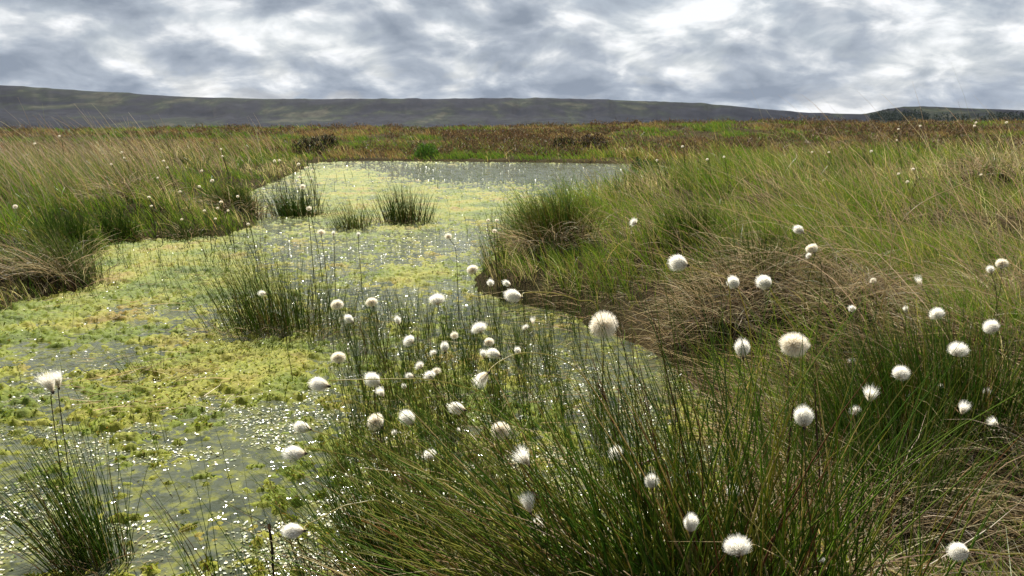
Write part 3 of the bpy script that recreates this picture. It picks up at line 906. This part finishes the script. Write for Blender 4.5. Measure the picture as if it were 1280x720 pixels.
# ------------------------------------------------------------------ cotton grass
def head_mesh(kind, seed, nf):
    """base at origin, axis +Z, about one unit long; fluffy core plus loose fibres"""
    rng = np.random.default_rng(seed)
    g = Geo()
    # core
    nr_, na_ = 10, 14
    q = np.linspace(0, math.pi, nr_); a = np.linspace(0, 2 * math.pi, na_, endpoint=False)
    qq, aa = np.meshgrid(q, a, indexing="ij")
    if kind == "puff":
        cr, cz, kz = 0.20, 0.46, 1.0
    elif kind == "tuft":
        cr, cz, kz = 0.20, 0.46, 1.3
    elif kind == "dome":
        cr, cz, kz = 0.26, 0.34, 0.75
    else:
        cr, cz, kz = 0.12, 0.45, 1.9
    rad = cr * (0.86 + 0.28 * rng.random(qq.shape))
    rad[0, :] = cr; rad[-1, :] = cr
    taper = 1.0 if kind == "puff" else 1
    zz = -np.cos(qq)
    w = np.sin(qq) * (1 + (0.25 * zz if kind in ("tuft", "wisp") else 0))
    Vc = np.stack([rad * w * np.cos(aa), rad * w * np.sin(aa), cz + rad * kz * zz], -1).reshape(-1, 3)
    Fc = []
    for i in range(nr_ - 1):
        for j in range(na_):
            j2 = (j + 1) % na_
            Fc.append([i * na_ + j, i * na_ + j2, (i + 1) * na_ + j2, (i + 1) * na_ + j])
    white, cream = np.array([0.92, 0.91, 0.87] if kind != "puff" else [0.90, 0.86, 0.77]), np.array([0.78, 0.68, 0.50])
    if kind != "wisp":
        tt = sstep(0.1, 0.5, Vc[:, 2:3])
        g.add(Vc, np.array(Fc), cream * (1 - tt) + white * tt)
    # fibres
    n = nf
    if kind == "puff":
        u = rng.normal(0, 1, (n, 3)); u /= np.linalg.norm(u, axis=1)[:, None]
        o = np.array([0, 0, 0.45]) + u * 0.14
        L = rng.uniform(0.26, 0.37, n) * (1 - 0.15 * (u[:, 2] < -0.5))
        d0 = u
        L = L * (0.82 + 0.36 * vnoise(u[:, 0] * 1.6 + seed, u[:, 1] * 1.6 + u[:, 2] * 1.3, seed))
    else:
        half = {"tuft": 1.15, "dome": 1.6, "wisp": 0.75}[kind]
        th = half * np.sqrt(rng.random(n)); ph = rng.uniform(0, 2 * math.pi, n)
        d0 = np.stack([np.sin(th) * np.cos(ph), np.sin(th) * np.sin(ph), np.cos(th)], 1)
        o = np.stack([np.zeros(n), np.zeros(n), rng.uniform(0.02, 0.34, n)], 1) + d0 * 0.03
        L = {"tuft": rng.uniform(0.58, 0.80, n) * (1 - 0.30 * th / half), "dome": rng.uniform(0.42, 0.60, n), "wisp": rng.uniform(0.55, 1.0, n)}[kind]
    K = 3
    pos = o.copy(); d = d0.copy()
    bend = rng.normal(0, 0.16, (n, 3)) + np.array([0.10 if kind == "puff" else 0.25, 0, -0.12 if kind == "puff" else 0.55]) * (0.6 + 0.8 * rng.random())
    ref = rng.normal(0, 1, (n, 3))
    ring, cols = [], []
    for k in range(K + 1):
        t = k / K
        if k:
            d = d + bend / K; d /= np.linalg.norm(d, axis=1)[:, None]
            pos = pos + d * (L / K)[:, None]
        sd_ = np.cross(d, ref); sd_ /= np.linalg.norm(sd_, axis=1)[:, None] + 1e-9
        ww = (0.012 * (1 - 0.8 * t))
        ring += [pos - sd_ * ww * .5, pos + sd_ * ww * .5]
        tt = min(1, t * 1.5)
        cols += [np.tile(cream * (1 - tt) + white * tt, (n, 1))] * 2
    Vf = np.stack(ring, 1).reshape(-1, 3); Cf = np.stack(cols, 1).reshape(-1, 3)
    b = (np.arange(n) * (K + 1) * 2)[:, None, None]
    fl = np.array([[k * 2, k * 2 + 1, k * 2 + 3, k * 2 + 2] for k in range(K)])[None]
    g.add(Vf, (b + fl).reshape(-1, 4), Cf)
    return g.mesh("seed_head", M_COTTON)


HEADS = {}
for kd, nf in (("puff", 4200), ("tuft", 3300), ("dome", 2800), ("wisp", 750)):
    HEADS[kd] = [head_mesh(kd, 100 + i * 7 + len(kd), nf) for i in range(4)]
    HEADS[kd + "_small"] = [head_mesh(kd, 300 + i * 7 + len(kd), nf // 4) for i in range(3)]


def bract_mesh():
    g = Geo()
    n = 9
    c = pal(n, [(0.06, 0.045, 0.035), (0.10, 0.075, 0.05)], (1, 1))
    P = np.zeros((n, 3)); P[:, 2] = -0.06
    g.add(*blades(P, RNG.uniform(.20, .34, n), 0.12, np.linspace(0, 6.28, n), .75, -0.55, c, c * 1.2, K=3))
    v, f = sweep([(0, 0, -0.10), (0, 0, -0.02), (0, 0, 0.10)], [0.035, 0.07, 0.09], 7)
    g.add(v, f, np.tile(np.array([0.07, 0.05, 0.04]), (len(v), 1)))
    return g.mesh("bract", M_BRACT)


BRACT = bract_mesh()
DIRS = {}


def cotton(px, py, s, ang, kind, label, via=None, group=None, hgt=0.36, tilt=None, brown=False):
    """px, py: middle of the head, s its size in photo pixels; ang: lean of its axis on the picture, 0 up, 90 to the left"""
    X, Y, t = ground_at(px, py, hgt)
    S = s * t / FPX
    lo, hi = (0.028, 0.050) if s >= 30 else (0.024, 0.042)
    S2 = min(max(S, lo), hi)
    t2 = S2 * FPX / s
    d = ray(px, py)
    for _ in range(30):                      # stay above the land
        C = d * t2 + np.array([0, 0, CAM_H])
        if C[2] - max(gz(C[0], C[1]), 0) > 0.13 or t2 < 0.7:
            break
        t2 *= 0.95
    S2 = s * t2 / FPX
    a = R(ang)
    tl = tilt if tilt is not None else random.uniform(-0.25, 0.25)
    axis = np.array([-math.sin(a), tl, math.cos(a)]); axis /= np.linalg.norm(axis)
    ctr = 0.46
    base = C - axis * S2 * ctr
    # stem
    if via:
        pts = [base]
        for i, (vx, vy) in enumerate(via):
            dd = ray(vx, vy)
            pts.append(dd * t2 * (1 + 0.02 * (i + 1)) + np.array([0, 0, CAM_H]))
        last = pts[-1]
        slope = pts[-1] - pts[-2]; slope[2] = 0
        gx, gy = last[0] + slope[0] * 0.6, last[1] + slope[1] * 0.6 + 0.02
        g0 = max(gz(gx, gy), -0.05) - 0.02
        if last[2] - g0 > 0.12:
            pts.append(np.array([last[0] + slope[0] * .35, last[1] + slope[1] * .35, last[2] * 0.55 + g0 * 0.45]))
        pts.append(np.array([gx, gy, g0]))
    else:
        gx = base[0] + math.sin(a) * 0.10 * random.uniform(.5, 1.5) + random.uniform(-.02, .05)
        gy = base[1] + random.uniform(-.01, .06)
        g0 = max(gz(gx, gy), -0.05) - 0.02
        h = base[2] - g0
        pts = [base, base - axis * min(0.05, h * .25) - np.array([0, 0, 0.01]), np.array([gx * .75 + base[0] * .25, gy * .75 + base[1] * .25, g0 + h * .45]), np.array([gx, gy, g0])]
    root_p = pts[-1]
    root = link("cotton_grass_plant", None, label=label, cat="cotton grass", kind="thing", group=group, loc=tuple(root_p))
    cp = catmull(pts, 6)
    w = max(0.0009, t2 * (0.00072 if via else 0.00045))
    rad = np.linspace(w * 0.75, w * 1.15, len(cp))
    v, f = sweep(cp - root_p, rad, 5)
    kk = np.linspace(0, 1, len(cp)).repeat(5)[:, None]
    tip, foot = (np.array([0.42, 0.36, 0.14]), np.array([0.26, 0.25, 0.075])) if via else (np.array([0.10, 0.10, 0.035]), np.array([0.06, 0.075, 0.02]))
    if brown:
        tip, foot = np.array([0.055, 0.04, 0.03]), np.array([0.07, 0.06, 0.03])
    link("stem", make_mesh("stem", v, f, tip * (1 - kk) + foot * kk, True, M_RUSH), root)
    small = s < 15
    me = random.choice(HEADS[kind + ("_small" if small else "")])
    q = Vector((0, 0, 1)).rotation_difference(Vector(axis)) @ Quaternion((0, 0, 1), random.uniform(0, 6.28))
    flat = {"puff": (1, 1, 1) if s > 30 else (random.uniform(.9, 1.1), 1, random.uniform(.8, 1.0)), "tuft": (random.uniform(.85, 1.05), random.uniform(.85, 1.05), 1.08), "dome": (1.1, 1.1, 1), "wisp": (1, 1, 1)}[kind]
    h = link("seed_head", me, root)
    h.location = Vector(base - root_p); h.rotation_mode = "QUATERNION"; h.rotation_quaternion = q
    h.scale = [S2 * 0.95 * k * random.uniform(.93, 1.07) for k in flat]
    if s >= 12:
        b = link("bract", BRACT, root)
        b.location = Vector(base - root_p); b.rotation_mode = "QUATERNION"; b.rotation_quaternion = q
        b.scale = (S2 * .62,) * 3
    return root


C_ = cotton
# --- big and near
C_(754, 406, 40, 5, "puff", "largest round cream seed head, alone above the dark water gap", tilt=-.5)
C_(993, 430, 38, 5, "puff", "large round cream puffball on a tall stem over the dark rushes' left edge", tilt=-.5)
C_(1005, 522, 30, 5, "tuft", "cream brush-shaped head below the large puffball, flanked by two dark stalks", hgt=.4, tilt=.1)
C_(928, 437, 25, 8, "tuft", "cream head standing upright just left of the large puffball", tilt=.1)
C_(849, 330, 26, 80, "tuft", "white head blown sideways in front of the largest straw mound, stem trailing right", via=[(868, 334), (893, 343), (912, 366)])
C_(917, 354, 19, 30, "tuft", "smaller of two white heads with long pale stems below the straw mound", via=[(922, 360), (932, 388), (939, 425)])
C_(956, 354, 24, 60, "tuft", "bigger white head with a long pale straight stem below the straw mound", via=[(964, 364), (980, 392), (999, 428)])
C_(643, 370, 23, 75, "tuft", "white head whose pale stem arches right toward the largest puffball", via=[(656, 366), (690, 366), (722, 375), (748, 390)])
C_(400, 480, 28, 80, "tuft", "white head at the far left end of a long level pale stem", via=[(414, 476), (470, 474), (530, 474), (575, 483), (612, 504)])
C_(467, 476, 22, 50, "tuft", "white head touching the long level stem beside the leftmost sideways head", via=[(470, 486), (468, 505), (475, 545)], brown=True)
C_(423, 446, 19, 5, "puff", "cream head above the long level stem, over yellow moss")
C_(379, 534, 23, 70, "tuft", "upper of two sideways white heads over the open moss water", via=[(390, 538), (420, 547), (450, 560), (500, 590)])
C_(370, 566, 28, 85, "tuft", "lower of two sideways white heads over the open moss water", via=[(384, 560), (420, 566), (470, 578), (540, 610)])
C_(368, 663, 29, 85, "tuft", "lowest white head over the moss, blown left at the bottom of the photo", via=[(382, 657), (400, 648), (440, 630), (490, 640)])
C_(469, 527, 25, 45, "puff", "left one of two level cream heads in the middle of the rushes")
C_(509, 523, 25, 40, "tuft", "right one of two level cream heads in the middle of the rushes")
C_(572, 510, 23, 75, "tuft", "white head with its stem running down right across the slanting rushes", via=[(584, 510), (620, 520), (660, 545), (700, 590)])
C_(626, 538, 27, 40, "puff", "cream puff at the upper edge of the slanting rushes")
C_(603, 472, 24, 130, "wisp", "drooping pointed white tassel hanging from an arched stem", via=[(613, 461), (628, 450), (655, 441), (700, 448), (735, 478), (770, 540)])
C_(603.5, 471.5, 21, 128, "tuft", "drooping white tuft tucked into the hanging tassel")
C_(618, 443, 19, 70, "tuft", "white head just above the drooping tassel")
C_(604, 442, 14, 10, "tuft", "small cream head touching the left of the one above the tassel")
C_(62, 480, 26, 20, "wisp", "wispy half-shed head with dark base over the nearest left rush clump", via=[(64, 500), (72, 560), (84, 640)], brown=True)
C_(72, 477, 22, 0, "wisp", "second wispy half-shed head close behind the first over the left rush clump", via=[(73, 492), (82, 560), (95, 650)], brown=True)
C_(1200, 690, 29, 80, "tuft", "white head lying sideways near the bottom right corner, stem running right", via=[(1214, 687), (1250, 692), (1290, 708)])
C_(919, 612, 21, 10, "dome", "small round head deep among the nearest green rushes")
C_(922, 680, 33, 10, "dome", "wide cream brush head low in the nearest green rushes")
C_(863, 655, 26, 0, "tuft", "blurred pale head half hidden behind the nearest green stems", hgt=.3)
C_(815, 602, 24, 10, "tuft", "pale head half hidden at the back of the nearest green rushes", hgt=.3)
C_(776, 622, 15, 40, "dome", "small bright head tucked under the slanting stems, right of a dark bud")
C_(769, 566, 21, 60, "dome", "white flat head crossed by a dark stalk beside the narrow water gap")
C_(757, 630, 9, 60, "tuft", "tiny white scrap beside the small bright head in the slanting stems")
C_(763, 659, 11, 30, "dome", "small white speck low in the slanting stems")
C_(656, 574, 26, 30, "wisp", "loose spread white head behind the upper slanting stems")
C_(660, 632, 24, 20, "wisp", "loose pale head behind the middle slanting stems")
C_(674, 656, 20, 20, "wisp", "faint pale head behind the lower slanting stems")
C_(1027, 699, 10, 0, "dome", "tiny white head at the bottom edge left of the flattened straw")
# --- middle group over the water
C_(421, 380, 17, 15, "puff", "round head at the foot of the broad dense rush clump's right side")
C_(464, 377, 16, 20, "puff", "round cream head next right of the one by the broad rush clump")
C_(437, 399, 15, 40, "tuft", "ragged head below the pair beside the broad rush clump")
C_(497, 401, 14, 20, "tuft", "small ragged head on a dark stem over the reflecting water")
C_(510, 425, 16, 50, "dome", "flattened white head below the small ragged one")
C_(546, 373, 19, 10, "dome", "broad ragged white head before the small open water patch")
C_(590, 336, 17, 30, "puff", "cream head highest of the middle group, beside the bright green moss patch")
C_(613, 354, 12, 10, "tuft", "narrow white head on a dark base below the highest of the middle group")
C_(634, 354, 13, 60, "tuft", "small white head right above the head with the arching stem")
C_(598, 408, 19, 20, "dome", "round cream head with a brown underside in the middle of the rushes")
C_(568, 419, 13, 10, "puff", "small cream head left below the one with the brown underside")
C_(611, 427, 15, 10, "puff", "cream head between the brown-underside one and the drooping tassel")
C_(556, 434, 15, 10, "tuft", "cream upright head over the small crowded cluster of white heads")
C_(541, 440, 10, 30, "dome", "tiny white head left of the cream upright one over the cluster")
C_(523, 456, 13, 40, "dome", "topmost head of the crowded white cluster")
C_(513, 470, 14, 85, "tuft", "leftmost sideways head of the crowded white cluster")
C_(536, 469, 15, 30, "dome", "middle spread head of the crowded white cluster")
C_(545, 463, 13, 20, "puff", "rightmost round head of the crowded white cluster")
C_(505, 483, 10, 20, "tuft", "small hanging head below the crowded white cluster")
C_(477, 491, 15, 20, "wisp", "greyish thin head below the head touching the long level stem")
C_(493, 541, 10, 10, "tuft", "small dull head just under the two level cream heads")
C_(573, 538, 9, 10, "tuft", "small dull bud-like head under the head with the down-running stem")
C_(536, 568, 17, 20, "dome", "white ragged head half sunk in rushes below the two level cream heads")
C_(656, 408, 9, 30, "dome", "lower of two tiny spiky white heads in the central rushes")
C_(666, 402, 11, 0, "wisp", "upper of two tiny spiky white heads in the central rushes")
C_(647, 438, 12, 40, "tuft", "small head at the crown of the arched stem")
C_(328, 367, 12, 85, "tuft", "lone white head at the left side of the broad dense rush clump")
C_(401, 289, 13, 5, "puff", "cream head above the top of the broad dense rush clump")
C_(417, 292, 7, 0, "tuft", "tiny head just right of the cream one above the broad clump")
C_(448, 293, 7, 0, "tuft", "tiny dark-based head alone over pale floating moss")
C_(560, 295, 12, 30, "puff", "lone cream head over the pale glittering moss in mid pool")
C_(610, 275, 6, 0, "puff", "left of two tiny heads by the big olive tussock")
C_(621, 275, 6, 0, "puff", "right of two tiny heads by the big olive tussock")
C_(618, 288, 8, 0, "puff", "tiny head below the two beside the big olive tussock")
C_(791, 277, 12, 60, "dome", "lone domed white head on the green bank right of the big olive tussock")
# --- on the near bank
C_(999, 288, 15, 60, "tuft", "white head above the largest straw mound, higher of the group of three")
C_(1014, 309, 17, 30, "puff", "fluffy white head beside the top of the largest straw mound, middle of three")
C_(1010, 319, 9, 60, "dome", "tiny white head tucked under the fluffy one by the straw mound")
C_(1091, 350, 10, 20, "puff", "small dull head in front of the small bleached straw mound")
C_(1149, 352, 14, 30, "wisp", "streaky grey-white head in green grass between two straw mounds")
C_(1066, 386, 12, 60, "tuft", "small bright head at the upper left edge of the biggest rush clump")
C_(1132, 387, 10, 0, "tuft", "small upright oval head over the top of the biggest rush clump")
C_(1170, 391, 18, 40, "dome", "white shaggy head with dark eye over the top of the biggest rush clump")
C_(1238, 337, 14, 30, "tuft", "lower left head of a pair near the right edge of the photo")
C_(1252, 329, 16, 0, "puff", "upper right head of a pair near the right edge of the photo")
C_(1239, 408, 20, 50, "dome", "smooth white domed head in front of the edge straw mound")
C_(1198, 436, 23, 0, "dome", "wide ragged white head standing among tall stems of the biggest clump")
C_(1065, 450, 9, 0, "dome", "small white head among the left stems of the biggest rush clump")
C_(1127, 466, 21, 0, "dome", "white starry head with a dark eye amid the biggest rush clump", tilt=-.8)
C_(1088, 495, 21, 0, "wisp", "feathery white head behind stems left below the starry one")
C_(1068, 512, 14, 40, "dome", "white scrap of a head low on the left of the biggest rush clump")
C_(1176, 482, 10, 0, "dome", "tiny white head right below the starry one in the biggest clump")
C_(1234, 488, 11, 0, "dome", "small shaggy white head in the right stems of the biggest clump")
C_(1204, 512, 18, 0, "wisp", "pale streaky head deep in the right stems of the biggest clump")
C_(1243, 529, 15, 60, "wisp", "loose white head on a leaning stem at the right foot of the biggest clump")
C_(1133, 493, 7, 0, "dome", "speck of white just under the starry head")

# --- far, tiny
FAR_LEFT = [(19, 258, 7), (43, 179, 4), (74, 170, 4), (139, 205, 4), (152, 190, 4), (155, 197, 4), (186, 246, 5), (189, 257, 4), (204, 201, 4), (209, 209, 3.5), (225, 239, 5),
            (249, 233, 4.5), (265, 225, 6), (252, 213, 4), (276, 252, 5.5), (297, 245, 5), (255, 263, 4.5), (272, 260, 4), (269, 273, 4.5), (285, 263, 4.5), (310, 280, 5),
            (276, 186, 3.5), (278, 195, 3.5), (197, 222, 3.5), (227, 274, 4)]
FAR_TUFT = [(343, 201, 4.5), (349, 200, 4), (373, 205, 4.5), (384, 209, 4), (390, 212, 4), (374, 221, 4.5), (389, 223, 4), (378, 233, 9), (386, 260, 9)]
FAR_RIGHT = [(821, 200, 4), (853, 183, 4), (884, 199, 4), (905, 196, 3.5), (1015, 190, 3.5), (1036, 190, 3.5), (1089, 189, 4), (1141, 211, 5), (1123, 217, 4.5), (1134, 227, 5),
             (1121, 175, 3.5), (1123, 161, 3.5), (1150, 157, 4), (1218, 157, 4), (1220, 153, 4), (1258, 153, 4), (1226, 218, 4.5), (1029, 225, 4)]
for x, y, s in FAR_LEFT:
    C_(x, y, s, 20, "puff", "tiny white tuft dotting the grassy bank across the moss", group="tiny tufts on the bank across the moss", hgt=.34)
for x, y, s in FAR_TUFT[:-2]:
    C_(x, y, s, 20, "puff", "tiny white tuft above the tall dark green tuft by the water strip", group="tiny tufts by the narrow strip of water", hgt=.40)
C_(378, 233, 9, 20, "puff", "small white head in the middle of the tall dark tuft by the strip of water", hgt=.3)
C_(386, 260, 9, 10, "puff", "small white head at the foot of the tall dark tuft by the strip of water", hgt=.15)
for x, y, s in FAR_RIGHT:
    C_(x, y, s, 20, "puff", "tiny white tuft dotting the green rise under the brown heather", group="tiny tufts on the green rise", hgt=.34)


# tall dark bare stalks that stand out
def stalk(label, pts_px, depth, w0, w1, col, name="bare_stalk"):
    P = [ray(*p) * depth + np.array([0, 0, CAM_H]) for p in pts_px]
    sl = P[-1] - P[-2]
    ex = 0.5 if abs(sl[2]) > 0.5 * abs(sl[0]) else 1.2
    g0 = gz(P[-1][0] + sl[0] * ex, P[-1][1] + .04)
    P.append(np.array([P[-1][0] + sl[0] * ex, P[-1][1] + .04, max(g0, -.05) - .03]))
    cp = catmull(P, 6)
    v, f = sweep(cp - cp[-1], np.linspace(w1, w0, len(cp)) * (1 + .25 * np.sin(np.arange(len(cp)) * 2.1)), 6)
    c = np.tile(np.array(col), (len(v), 1))
    link(name, make_mesh(name, v, f, c, True, M_RUSH), label=label, cat="stalk", loc=tuple(cp[-1]))


stalk("short thick dark brown stalk near the lowest white head over the moss", [(336, 655), (340, 685), (343, 725)], 1.45, 0.0016, 0.0028, (0.035, 0.022, 0.015))
stalk("left one of two dark red stalks beside the cream brush-shaped head", [(992, 500), (986, 560), (980, 640)], 1.25, 0.0016, 0.001, (0.06, 0.025, 0.018))
stalk("right one of two dark red stalks beside the cream brush-shaped head", [(1018, 480), (1021, 540), (1024, 640)], 1.25, 0.0016, 0.001, (0.06, 0.025, 0.018))
stalk("reddish stalk bent over at its tip above the nearest rushes", [(801, 580), (815, 575), (828, 574), (836, 600), (841, 660)], 1.15, 0.0016, 0.0013, (0.20, 0.09, 0.05))
stalk("dark reddish stalk crossing the flat head by the water gap", [(747, 478), (762, 515), (775, 575), (785, 650)], 1.2, 0.0016, 0.001, (0.09, 0.04, 0.025))
stalk("pale stalk arching high over the grass between the straw mounds", [(1215, 225), (1150, 255), (1120, 290), (1112, 330), (1104, 372)], 2.6, 0.002, 0.0012, (0.34, 0.27, 0.14))
stalk("thin pale straight stalk standing before the small straw mound", [(1099, 265), (1103, 320), (1106, 390)], 2.4, 0.0016, 0.001, (0.36, 0.29, 0.17))
stalk("pale fallen stem lying slantwise across the slanting rushes", [(455, 585), (540, 597), (620, 620), (720, 668)], 1.3, 0.0016, 0.001, (0.38, 0.32, 0.16))
stalk("orange brown fallen stem low in the slanting rushes", [(452, 650), (510, 678), (575, 722)], 1.3, 0.0018, 0.0012, (0.28, 0.15, 0.05))


# ------------------------------------------------------------------ hills
def ridge_sheet(name, prof, dist, r0, label, az_pad=0.2, seed=3, scarp=0.75, z0=-72, rough=1.0):
    xs = np.array([p[0] for p in prof], float)
    rays = [ray(*p) for p in prof]
    zs = np.array([CAM_H + d[2] / math.hypot(d[0], d[1]) * dist for d in rays])
    azp = np.array([math.atan2(d[0], d[1]) for d in rays])
    az = np.linspace(azp[0], azp[-1], 900)
    rr = np.concatenate([np.linspace(r0, dist, 130), np.linspace(dist * 1.01, dist * 1.5, 12)])

    def zf(x, y):
        r = np.hypot(x, y); a = np.arctan2(x, y)
        top = np.interp(a, azp, zs) + (fbm(a * 60, a * 0, seed, 4) - 0.5) * 1.2
        rdist = dist * (1 + 0.05 * (fbm(a * 7, a * 0 + 3, seed + 5, 3) - .5))
        t = np.clip((r - r0) / (rdist - r0), 0, 1)
        gull = (fbm(a * 60 + 0.5 * fbm(a * 20, r * .003, 8, 2), r * 0.0016, seed + 9, 4) - 0.5)
        low = 0.55 * sstep(0.0, 0.80, t) + 0.45 * sstep(scarp, 0.985, t)
        z = z0 + (top - z0) * low
        z = z + gull * rough * 17 * sstep(0.05, 0.4, t) * (1 - sstep(0.93, 1.0, t))
        z = z + (fbm(x * 0.012, y * 0.012, seed + 13, 4) - 0.5) * 12 * (1 - sstep(0.9, 1.0, t)) * sstep(0, .1, t)
        return np.where(r > rdist, top - (r - rdist) * 0.012, z)
    V, F = polar(rr, az, zf)
    return link(name, make_mesh(name, V, F, None, True, M_HILL), label=label, cat="hill", kind="structure")


RIDGE = [(-700, 118), (-300, 104), (-100, 103), (0, 107), (100, 113), (230, 121), (330, 124), (520, 124), (640, 123), (715, 123.5), (770, 125), (870, 129), (910, 132), (960, 137), (1010, 141),
         (1090, 143), (1200, 147), (1500, 150), (2000, 150)]
ridge_sheet("hill", RIDGE, 2600, 1250, "long dark moorland escarpment closing the view")
RIDGE2 = [(1010, 152), (1060, 147), (1090, 141.5), (1110, 138), (1130, 135), (1150, 133.5), (1170, 133.6), (1200, 135), (1280, 138), (1400, 141), (1600, 147), (1900, 150)]
ridge_sheet("hill", RIDGE2, 1900, 1100, "lower rounded hill behind the dark conifer wood", seed=23, scarp=.6, z0=-60, rough=.25)

# plantation on the lower hill: a dark mass
g = Geo()
for (x0, x1, n, y0, y1) in [(1088, 1160, 260, 151.5, 143), (1160, 1215, 50, 152, 149), (1222, 1300, 150, 152, 146), (1300, 1420, 120, 153, 147)]:
    for _ in range(n):
        px = random.uniform(x0, x1)
        py = random.uniform(y1 + (4 if abs(px - (x0 + x1) / 2) > (x1 - x0) * .38 else 0), y0)
        dist = 1350 + (152 - py) * 32
        d = ray(px, py); dd = d / math.hypot(d[0], d[1])
        X, Y = dd[0] * dist, dd[1] * dist
        Z = CAM_H + dd[2] * dist
        hgt = random.uniform(9, 16)
        m = 26
        q = RNG.random(m)
        P = np.stack([X + RNG.normal(0, 1.3, m) * (1 - q), Y + RNG.normal(0, 1.3, m) * (1 - q), Z - 5 + q * hgt], 1)
        c = pal(m, [(0.018, 0.030, 0.016), (0.026, 0.038, 0.020)], (1, 1))
        g.add(*blades(P, 2.0, 1.4, RNG.uniform(0, 6.28, m), RNG.uniform(.2, 1.3, m), .3, c, c, K=1))
link("conifer_wood", g.mesh("conifer_wood", M_HEATHER, False), label="far dark conifer plantation on the lower rounded hill", cat="wood", kind="stuff")

# ------------------------------------------------------------------ sky, clouds, sun
SUN_EL, SUN_AZ = R(47), R(-12)     # azimuth from +Y towards +X
sun_d = bpy.data.lights.new("sun", "SUN")
sun_d.energy = 5.0
sun_d.angle = R(0.6)
sun_d.color = (1.0, 0.955, 0.88)
sun = bpy.data.objects.new("sun", sun_d); COL.objects.link(sun)
sdir = Vector((math.sin(SUN_AZ) * math.cos(SUN_EL), math.cos(SUN_AZ) * math.cos(SUN_EL), math.sin(SUN_EL)))
sun.rotation_euler = sdir.to_track_quat("Z", "Y").to_euler()

world = bpy.data.worlds.new("World")
scene.world = world
world.use_nodes = True
t = world.node_tree
t.nodes.clear()
L = t.links.new
out = N(t, "ShaderNodeOutputWorld")
bg = N(t, "ShaderNodeBackground"); bg.inputs["Strength"].default_value = 0.05
sky = N(t, "ShaderNodeTexSky", sky_type="NISHITA", sun_disc=False, sun_elevation=SUN_EL, sun_rotation=SUN_AZ, air_density=1.0, dust_density=1.5)
tc = N(t, "ShaderNodeTexCoord")
sep = N(t, "ShaderNodeSeparateXYZ"); L(tc.outputs["Generated"], sep.inputs[0])


def MATH(op, a, b=None, c=None, clamp=False):
    n = N(t, "ShaderNodeMath", operation=op); n.use_clamp = clamp
    for i, v in enumerate((a, b, c)):
        if v is None:
            continue
        if isinstance(v, (int, float)):
            n.inputs[i].default_value = v
        else:
            L(v, n.inputs[i])
    return n.outputs[0]


zup = MATH("ADD", MATH("MAXIMUM", sep.outputs[2], 0.0), 0.40)
cx = MATH("DIVIDE", sep.outputs[0], zup)
cy = MATH("DIVIDE", sep.outputs[1], zup)


def cloud_noise(ox, oy, scale, detail, rough, dist=0.0, z=0.0):
    cb = N(t, "ShaderNodeCombineXYZ")
    L(MATH("ADD", cx, ox), cb.inputs[0]); L(MATH("ADD", cy, oy), cb.inputs[1]); cb.inputs[2].default_value = z
    n = N(t, "ShaderNodeTexNoise", i_Scale=scale, i_Lacunarity=2.1, i_Detail=detail, i_Roughness=rough, i_Distortion=dist)
    L(cb.outputs[0], n.inputs["Vector"])
    return n.outputs["Fac"]


big = cloud_noise(6.1, 1.7, 2.1, 3.0, 0.5, z=2.0)
lump = cloud_noise(0.0, 0.0, 5.2, 14.0, 0.56, 0.3)
lump2 = cloud_noise(0.01, -0.075, 5.2, 7.0, 0.52, 0.3)       # the same cloud nearer the viewer: its lit rim or its shaded belly
dens = MATH("ADD", MATH("MULTIPLY", MATH("SUBTRACT", big, 0.5), 0.9), lump)
rim = MATH("MULTIPLY", MATH("SUBTRACT", lump2, lump), 1.3)
tone = MATH("ADD", dens, rim)
ramp = N(t, "ShaderNodeValToRGB")
e = ramp.color_ramp.elements
e[0].position, e[0].color = 0.30, (8.6, 8.7, 8.9, 1)
e[1].position, e[1].color = 0.72, (2.35, 2.75, 3.35, 1)
for pos_, c_ in ((0.37, (6.9, 7.1, 7.3)), (0.43, (5.3, 5.65, 6.0)), (0.53, (3.7, 4.15, 4.75))):
    x_ = e.new(pos_); x_.color = (*c_, 1)
L(tone, ramp.inputs[0])
# cover: small blue-white holes
cover = N(t, "ShaderNodeMapRange"); cover.inputs[1].default_value = 0.40; cover.inputs[2].default_value = 0.50; L(dens, cover.inputs[0])
mixc = N(t, "ShaderNodeMix", data_type="RGBA")
L(MATH('ADD', MATH('MULTIPLY', cover.outputs[0], 0.12), 0.88), mixc.inputs[0]); L(sky.outputs[0], mixc.inputs[6]); L(ramp.outputs[0], mixc.inputs[7])
L(mixc.outputs[2], bg.inputs["Color"]); L(bg.outputs[0], out.inputs[0])

# ------------------------------------------------------------------ air
hv = np.array([[sx * 4300, sy * 4300, z] for z in (-82, 135) for (sx, sy) in ((-1, -1), (1, -1), (1, 1), (-1, 1))], float)
hf = np.array([[3, 2, 1, 0], [4, 5, 6, 7], [0, 1, 5, 4], [1, 2, 6, 5], [2, 3, 7, 6], [3, 0, 4, 7]])
hm, ht, hout = nt("moorland_air")
pv = N(ht, "ShaderNodeVolumePrincipled")
pv.inputs["Color"].default_value = (0.60, 0.72, 1.0, 1)
pv.inputs["Density"].default_value = 0.000014
ht.links.new(pv.outputs[0], hout.inputs["Volume"])
link("haze", make_mesh("haze", hv, hf, None, False, hm), label="faint blue haze over the far hills", cat="haze", kind="stuff")

scene.view_settings.view_transform = "Standard"
scene.view_settings.look = "None"
scene.view_settings.exposure = 1.25
scene.view_settings.gamma = 1.0
scene.cycles.use_denoising = True
scene.cycles.max_bounces = 12
scene.cycles.diffuse_bounces = 7
scene.cycles.transmission_bounces = 4
scene.cycles.glossy_bounces = 3
scene.cycles.volume_bounces = 0
scene.cycles.transparent_max_bounces = 4
scene.cycles.sample_clamp_indirect = 6
